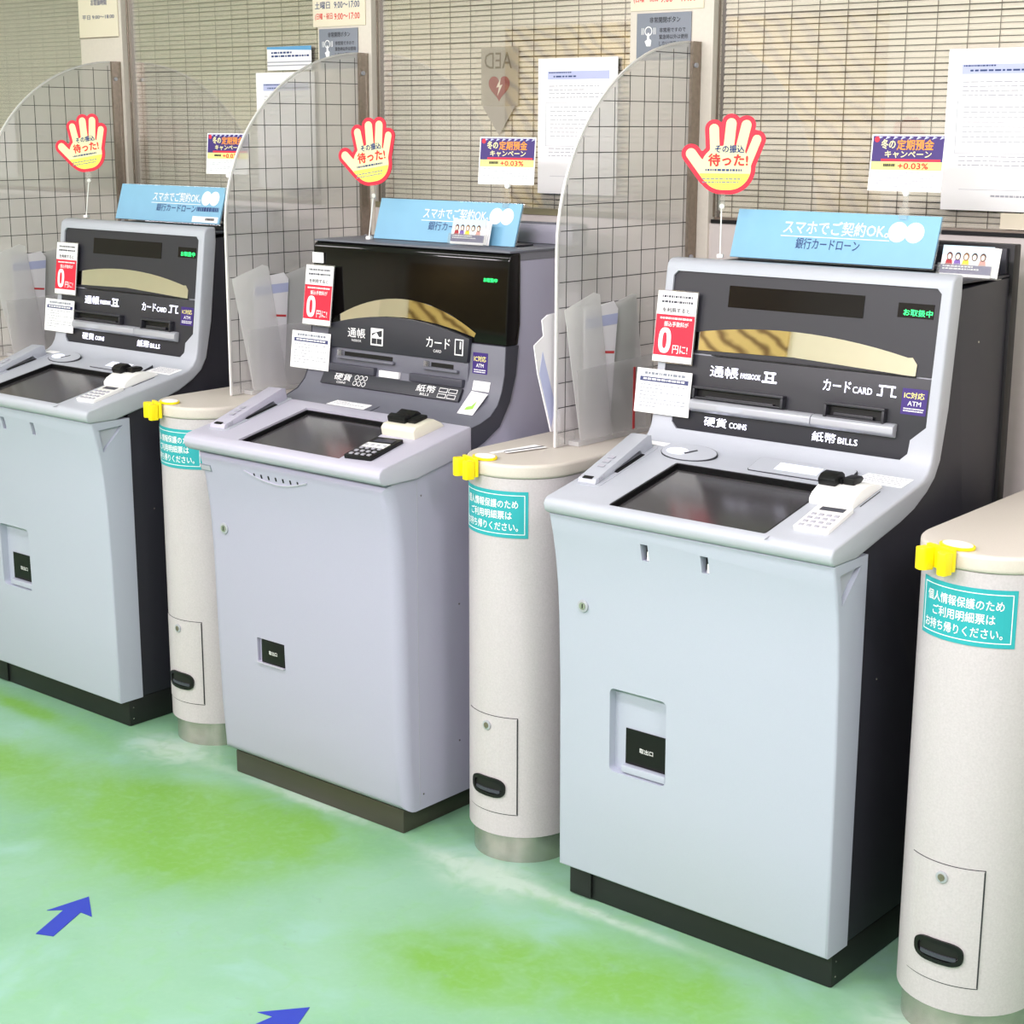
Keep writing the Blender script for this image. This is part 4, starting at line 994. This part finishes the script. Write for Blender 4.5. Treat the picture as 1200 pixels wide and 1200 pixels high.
def build_hand(roll):
    t = empty('hand_sign', (0, 0, 0)); z = 0.222
    f0 = Frame((0, 0, z), (1, 0, 0), (0, 0, 1)); fr = f0.sub(0, 0, 0, roll)
    rd = MB().poly(H_red, 0.0, 0.003, fr).build('red_board', M_red, t)
    MB().poly(H_cream, 0.003, 0.0036, fr).build('cream_print', M_cream, t)
    MB().poly(H_yel, 0.0036, 0.0039, fr).build('yellow_print', mat('lemon_print', rgb(248, 236, 96), 0.6), t)
    def bx(x0, x1, y0, y1): return ((x0-430)*HK, (x1-430)*HK, (-y1+610)*HK, (-y0+610)*HK)
    lettering('その振込', *bx(345, 650, 510, 588), 0.0042, fr, M_navy, t, 0.08)
    lettering('待った!', *bx(280, 690, 600, 725), 0.0042, fr, M_red2, t, 0.09)
    text_rows(MB(), *bx(250, 640, 755, 800), 1, 0.0042, fr, 0.5, 4).build('lettering', M_navy, t)
    text_rows(MB(), *bx(220, 620, 850, 920), 2, 0.0042, fr, 0.4, 5).build('lettering', M_greyplate, t)
    b = Vector(fr(0.0, -0.088, 0.0)); b.y -= 0.0
    MB().box(b.x-0.007, b.x+0.007, -0.004, 0.004, b.z-0.030, b.z+0.006).build('clip', M_clearbits, t)
    MB().disc(b.x, b.z-0.022, 0.0055, -0.0045, -0.002, Frame((0, 0, 0), (1, 0, 0), (0, 0, 1)), 12).build('clip_joint', M_white, t)
    MB().tube([(b.x, 0, b.z-0.028), (0.0, 0, 0.008)], 0.0016, 6).build('stick', M_white, t)
    MB().box(-0.007, 0.007, -0.007, 0.007, 0.0, 0.009).build('base', M_white, t, bevel=0.002)
    return t
for x, y, z, rz, roll, lab in ((2.022, 0.392, 1.3945, 0.46, 0.0, 'red edged hand sign left of the sign on the nearest machine'),
                          (0.925, 0.40, 1.3845, 0.20, 0.16, 'red edged hand sign above the middle machine'),
                          (-0.300, 0.395, 1.3945, 0.46, 0.16, 'red edged hand sign above the farthest machine')):
    t = build_hand(roll); t.location = (x, y, z); t.rotation_euler = (0, 0, rz); tag(t, lab, 'sign', 'hand shaped warning signs')

# ------------------------------------------------------------------ cards hung on the left edge of each fascia
def build_redcard():
    t = empty('zero_fee_card', (0, 0, 0)); w, h = 0.052, 0.155; fr = Frame((0, 0, 0), (1, 0, 0), (0, 0.128, 1)); n = 0.0022
    MB().box(-w, w, 0, h, 0.0, 0.0016, fr).build('card', M_paper, t)
    MB().box(-w-0.002, w+0.002, -0.003, h+0.003, -0.0012, -0.0001, fr).build('clear_sleeve', M_clearbits, t)
    r = MB().box(-w+0.001, w-0.001, 0.014, 0.104, 0.0016, n, fr).build('red_print', M_red, t)
    def sup(cu, cv, a, b_, k=32): return [(cu+math.copysign(abs(math.cos(2*math.pi*i/k))**0.72, math.cos(2*math.pi*i/k))*a, cv+math.copysign(abs(math.sin(2*math.pi*i/k))**0.85, math.sin(2*math.pi*i/k))*b_) for i in range(k)]
    z0 = MB().poly(sup(-0.023, 0.047, 0.0165, 0.028), n, n+0.0004, fr).build('zero_print', M_wtext, r)
    MB().poly(sup(-0.023, 0.047, 0.0055, 0.0175), n+0.0004, n+0.0008, fr).build('zero_hole_print', M_red, r)
    lettering('円に!', 0.000, 0.040, 0.020, 0.038, n+0.0005, fr, M_wtext, r, 0.02)
    lettering('振込手数料が', -0.028, 0.036, 0.078, 0.089, n+0.0005, fr, M_wtext, r, 0.03)
    text_rows(MB(), -0.040, 0.044, 0.093, 0.098, 1, n+0.0005, fr, 0.8, 3).build('lettering', M_wtext, r)
    lettering('を利用すると', -0.036, 0.036, 0.109, 0.119, 0.0021, fr, M_btext, t, 0.06)
    text_rows(MB(), -0.04, 0.042, 0.123, 0.146, 2, 0.0021, fr, 0.42, 7).build('lettering', M_band, t)
    return t
def build_feecard():
    t = empty('fee_table_card', (0, 0, 0)); w, h = 0.0735, 0.098; fr = Frame((0, 0, 0), (1, 0, 0), (0, 0.128, 1)); n = 0.002
    MB().box(-w, w, 0, h, 0.0, 0.0016, fr).build('card', M_paper, t)
    text_rows(MB(), -0.052, 0.056, 0.084, 0.091, 1, n, fr, 0.8, 3).build('lettering', M_greyplate, t)
    b = MB().box(-0.064, 0.066, 0.070, 0.080, 0.0016, n, fr).build('navy_band', mat('dark_navy_print', rgb(60, 66, 110), 0.6), t)
    text_rows(MB(), -0.055, 0.056, 0.0725, 0.0775, 1, n+0.0004, fr, 0.8, 5).build('lettering', M_wtext, b)
    text_rows(MB(), -0.062, 0.064, 0.008, 0.064, 7, n, fr, 0.22, 9).build('lettering', M_greyplate, t)
    return t
rc0 = build_redcard(); fc0 = build_feecard()
for i, (x, y, z, lab, x2, y2, z2, lab2) in enumerate((
        (XA-0.297, 0.2945, 1.169, 'red and white zero fee card on the nearest machine', XA-0.313, 0.2805, 1.053, 'white fee table card under the red card on the nearest machine'),
        (X2-0.300, 0.298, 1.162, 'red and white zero fee card on the middle machine', X2-0.325, 0.292, 1.043, 'white fee table card under the red card on the middle machine'),
        (-0.2885, 0.2945, 1.169, 'red and white zero fee card on the farthest machine', -0.313, 0.2805, 1.053, 'white fee table card under the red card on the farthest machine'))):
    a = rc0 if i == 0 else copy_tree(rc0); b = fc0 if i == 0 else copy_tree(fc0)
    a.location = (x, y, z); b.location = (x2, y2, z2)
    tag(a, lab, 'card', 'zero fee cards'); tag(b, lab2, 'card', 'fee table cards')
ws = tag(MB().box(X2-0.338, X2-0.298, 0.3255, 0.3285, 1.322, 1.349).build('blank_note', M_paper), 'small blank white square stuck above the red card on the middle machine', 'note')

# ------------------------------------------------------------------ notices on the posts and the glass
YP = YW-0.0085
def plate(name, x0, x1, z0, z1, m, lab, cat='sign', group=None, y=YP, th=0.003):
    t = tag(empty(name, ((x0+x1)/2, y, z0)), lab, cat, group); w = (x1-x0)/2
    MB().box(-w, w, -th, 0.0, 0.0, z1-z0).build('plate', m, t, bevel=0.0008)
    return t, Frame((0, -th, 0), (1, 0, 0), (0, 0, 1)), w
for x0, x1, lab in ((1.508, 1.671, 'grey door release button plate on the post left of the nearest machine'), (0.360, 0.520, 'grey door release button plate on the post left of the middle machine')):
    t, fr, w = plate('button_plate', x0, x1, 1.835, 1.948, M_greyplate, lab, group='grey button plates')
    lettering('非常開閉ボタン', -0.042, 0.050, 0.089, 0.103, 0.0006, fr, M_btext, t, 0.01)
    lettering('非常用ですので', -0.012, 0.066, 0.066, 0.077, 0.0006, fr, M_btext, t, 0.01)
    lettering('緊急時以外は使用', -0.012, 0.072, 0.050, 0.061, 0.0006, fr, M_btext, t, 0.01)
    lettering('しないで下さい', -0.012, 0.060, 0.034, 0.045, 0.0006, fr, M_btext, t, 0.01)
    h = MB(); k = 20
    for i in range(k):
        a, b = 2*math.pi*i/k, 2*math.pi*(i+1)/k
        h.face([(-0.045+0.009*math.cos(a), 0.070+0.009*math.sin(a)), (-0.045+0.0115*math.cos(a), 0.070+0.0115*math.sin(a)), (-0.045+0.0115*math.cos(b), 0.070+0.0115*math.sin(b)), (-0.045+0.009*math.cos(b), 0.070+0.009*math.sin(b))], 0.0006, fr)
    h.poly([(-0.048, 0.066), (-0.043, 0.066), (-0.042, 0.052), (-0.036, 0.048), (-0.038, 0.034), (-0.050, 0.034), (-0.056, 0.046), (-0.049, 0.050)], 0.0, 0.0007, fr)
    for u in (-0.066, -0.061, -0.030, -0.025): h.box(u, u+0.0015, 0.062, 0.078, 0.0, 0.0006, fr)
    h.build('pressing_hand_print', M_wtext, t)
HRS = [(1.488, 1.706, 'opening hours plate above the button plate left of the nearest machine'), (0.336, 0.552, 'opening hours plate above the button plate left of the middle machine'), (-0.806, -0.594, 'opening hours plate on the far left post')]
for i, (x0, x1, lab) in enumerate(HRS):
    t, fr, w = plate('hours_plate', x0, x1, 1.954, 2.25, M_ivoryplate, lab, group='opening hours plates')
    s = w/0.11
    if i < 2:
        lettering('(日曜・祝日', -0.100*s, -0.026*s, 0.018, 0.038, 0.0006, fr, M_red2, t, 0.01)
        lettering('9:00〜17:00', -0.018*s, 0.088*s, 0.018, 0.036, 0.0006, fr, M_red2, t, 0.01)
        lettering('土曜日', -0.100*s, -0.036*s, 0.050, 0.070, 0.0006, fr, M_navy, t, 0.01)
        lettering('9:00〜17:00', -0.018*s, 0.088*s, 0.050, 0.068, 0.0006, fr, M_navy, t, 0.01)
        lettering('平 日', -0.100*s, -0.036*s, 0.082, 0.102, 0.0006, fr, M_navy, t, 0.01)
        lettering('8:45〜18:00', -0.018*s, 0.088*s, 0.082, 0.100, 0.0006, fr, M_navy, t, 0.01)
    else:
        lettering('平日 9:00〜18:00', -0.085, 0.088, 0.060, 0.074, 0.0006, fr, M_navy, t, 0.01)
        lettering('お取扱時間', -0.035, 0.050, 0.104, 0.124, 0.0006, fr, M_navy, t, 0.02)
        MB().box(-w, w, 0.0, 0.003, 0.0, 0.0005, fr).build('edge_line', M_strip, t)

YG = YW+0.0135
def notice(x0, x1, z0, z1, lab, seed):
    t = tag(empty('paper_notice', ((x0+x1)/2, YG, z0)), lab, 'notice', 'white paper notices on the glass'); w = (x1-x0)/2; h = z1-z0
    fr = Frame((0, -0.001, 0), (1, 0, 0), (0, 0, 1))
    MB().box(-w, w, -0.001, 0.0, 0, h).build('sheet', M_paper, t)
    b = MB().box(-w*0.75, w*0.80, h*0.845, h*0.905, 0.0, 0.0004, fr).build('lavender_heading', M_lav, t)
    text_rows(MB(), -w*0.72, -w*0.15, h*0.882, h*0.9, 1, 0.0008, fr, 0.5, seed).build('lettering', M_navy, b)
    text_rows(MB(), -w*0.60, w*0.68, h*0.85, h*0.872, 1, 0.0008, fr, 0.5, seed+1).build('lettering', M_navy, b)
    text_rows(MB(), -w*0.72, w*0.75, h*0.69, h*0.8, 4, 0.0005, fr, 0.22, seed+2).build('lettering', M_gtext, t)
    text_rows(MB(), -w*0.68, w*0.72, h*0.40, h*0.645, 8, 0.0005, fr, 0.16, seed+3).build('lettering', M_gtext, t)
    text_rows(MB(), -w*0.72, w*0.72, h*0.26, h*0.34, 3, 0.0005, fr, 0.22, seed+4).build('lettering', M_gtext, t)
    text_rows(MB(), -w*0.1, w*0.6, h*0.07, h*0.10, 1, 0.0005, fr, 0.4, seed+5).build('lettering', M_gtext, t)
    e = MB()
    for a, b_, c, d in ((-w*0.8, w*0.85, h*0.675, h*0.678), (-w*0.8, w*0.85, h*0.355, h*0.358), (-w*0.8, -w*0.79, h*0.358, h*0.675), (w*0.84, w*0.85, h*0.358, h*0.675), (-w*0.68, w*0.85, h*0.13, h*0.132)): e.box(a, b_, c, d, 0.0, 0.0004, fr)
    e.build('frame_lines', M_gtext, t)
notice(1.172, 1.434, 1.500, 1.848, 'large white notice on the glass right of the middle machine sign', 21)
notice(2.341, 2.602, 1.497, 1.843, 'large white notice on the glass above the nearest machine, cut by the right edge', 31)
notice(0.050, 0.310, 1.485, 1.830, 'large white notice seen partly through the acrylic screen beside the farthest machine', 41)
t, fr, w = plate('poster_reflection', 0.104, 0.300, 1.836, 1.905, M_paper, 'reflected blue and white poster built as a sheet above the notice beside the farthest machine', 'poster', None, YG, 0.001)  # a reflection in the glass, modelled as a printed sheet
MB().poly([(-w, 0.062), (w, 0.056), (w, 0.069), (-w, 0.069)], 0.0, 0.0004, fr).build('blue_wave_print', mat('azure_print', rgb(96, 160, 206), 0.6), t)
text_rows(MB(), -w*0.8, w*0.9, 0.034, 0.054, 2, 0.0005, fr, 0.55, 77).build('lettering', M_navy, t)
MB().box(-w, w, 0.012, 0.016, 0.0, 0.0004, fr).box(-w, w, 0.022, 0.026, 0.0, 0.0004, fr).build('rule_lines', M_gtext, t)
sm_ = tag(MB().box(2.485, 2.60, YG-0.001, YG, 1.459, 1.494).build('small_note', M_ivoryplate), 'small ivory note on the glass below the right notice', 'note')
# AED sticker on the other face of the glass, read from behind
ya = YW+0.0256
t = tag(empty('aed_sticker', (1.025, ya, 1.66)), 'translucent AED sticker with a heart, seen mirrored on the glass', 'sticker')
fr = Frame((0, -0.001, 0), (1, 0, 0), (0, 0, 1)); M_film = clear_mat('ivory_film', refl=0.02, milk=0.72, milk_col=(0.80, 0.75, 0.66))
MB().box(-0.065, 0.068, -0.001, 0, 0.068, 0.222).build('film', M_film, t)
MB().poly([(-0.06, 0.0675), (0.058, 0.0675), (0.0, -0.01)], 0, 0.001, fr).build('film_tail', M_film, t)
lettering('AED', -0.052, 0.045, 0.166, 0.208, 0.0006, fr, M_cord, t, 0.0, mirror=True)
hp = []
for i in range(40):
    a = 2*math.pi*i/40; hp.append((0.0025*16*math.sin(a)**3*0.94, 0.118+0.0026*(13*math.cos(a)-5*math.cos(2*a)-2*math.cos(3*a)-math.cos(4*a))*0.9))
hm = mat('faded_red', rgb(150, 84, 80), 0.6)
MB().poly(hp, 0.0, 0.0006, fr).build('heart_print', hm, t)
MB().poly([(0.006, 0.142), (-0.010, 0.116), (0.0, 0.118), (-0.006, 0.094), (0.012, 0.124), (0.002, 0.122)], 0.0006, 0.0010, fr).build('bolt_print', M_ivoryplate, t)

# ------------------------------------------------------------------ blue arrows stuck on the floor
def arrow(tip, deg, lab):
    L, hw, tw, hl = 0.187, 0.055, 0.021, 0.085
    pts = [(0, 0), (-hl, hw), (-hl+0.012, tw), (-L, tw), (-L, -tw), (-hl+0.012, -tw), (-hl, -hw)]
    o = MB().poly(pts, 0.0003, 0.0012).build('floor_arrow', M_arrow); o.location = (tip[0], tip[1], 0); o.rotation_euler = (0, 0, math.radians(deg))
    tag(o, lab, 'arrow', 'blue floor arrows')
arrow((1.136, -0.72), 115, 'blue arrow on the green floor at the lower left')
arrow((1.86, -0.726), 84, 'blue arrow on the green floor cut off by the bottom edge')
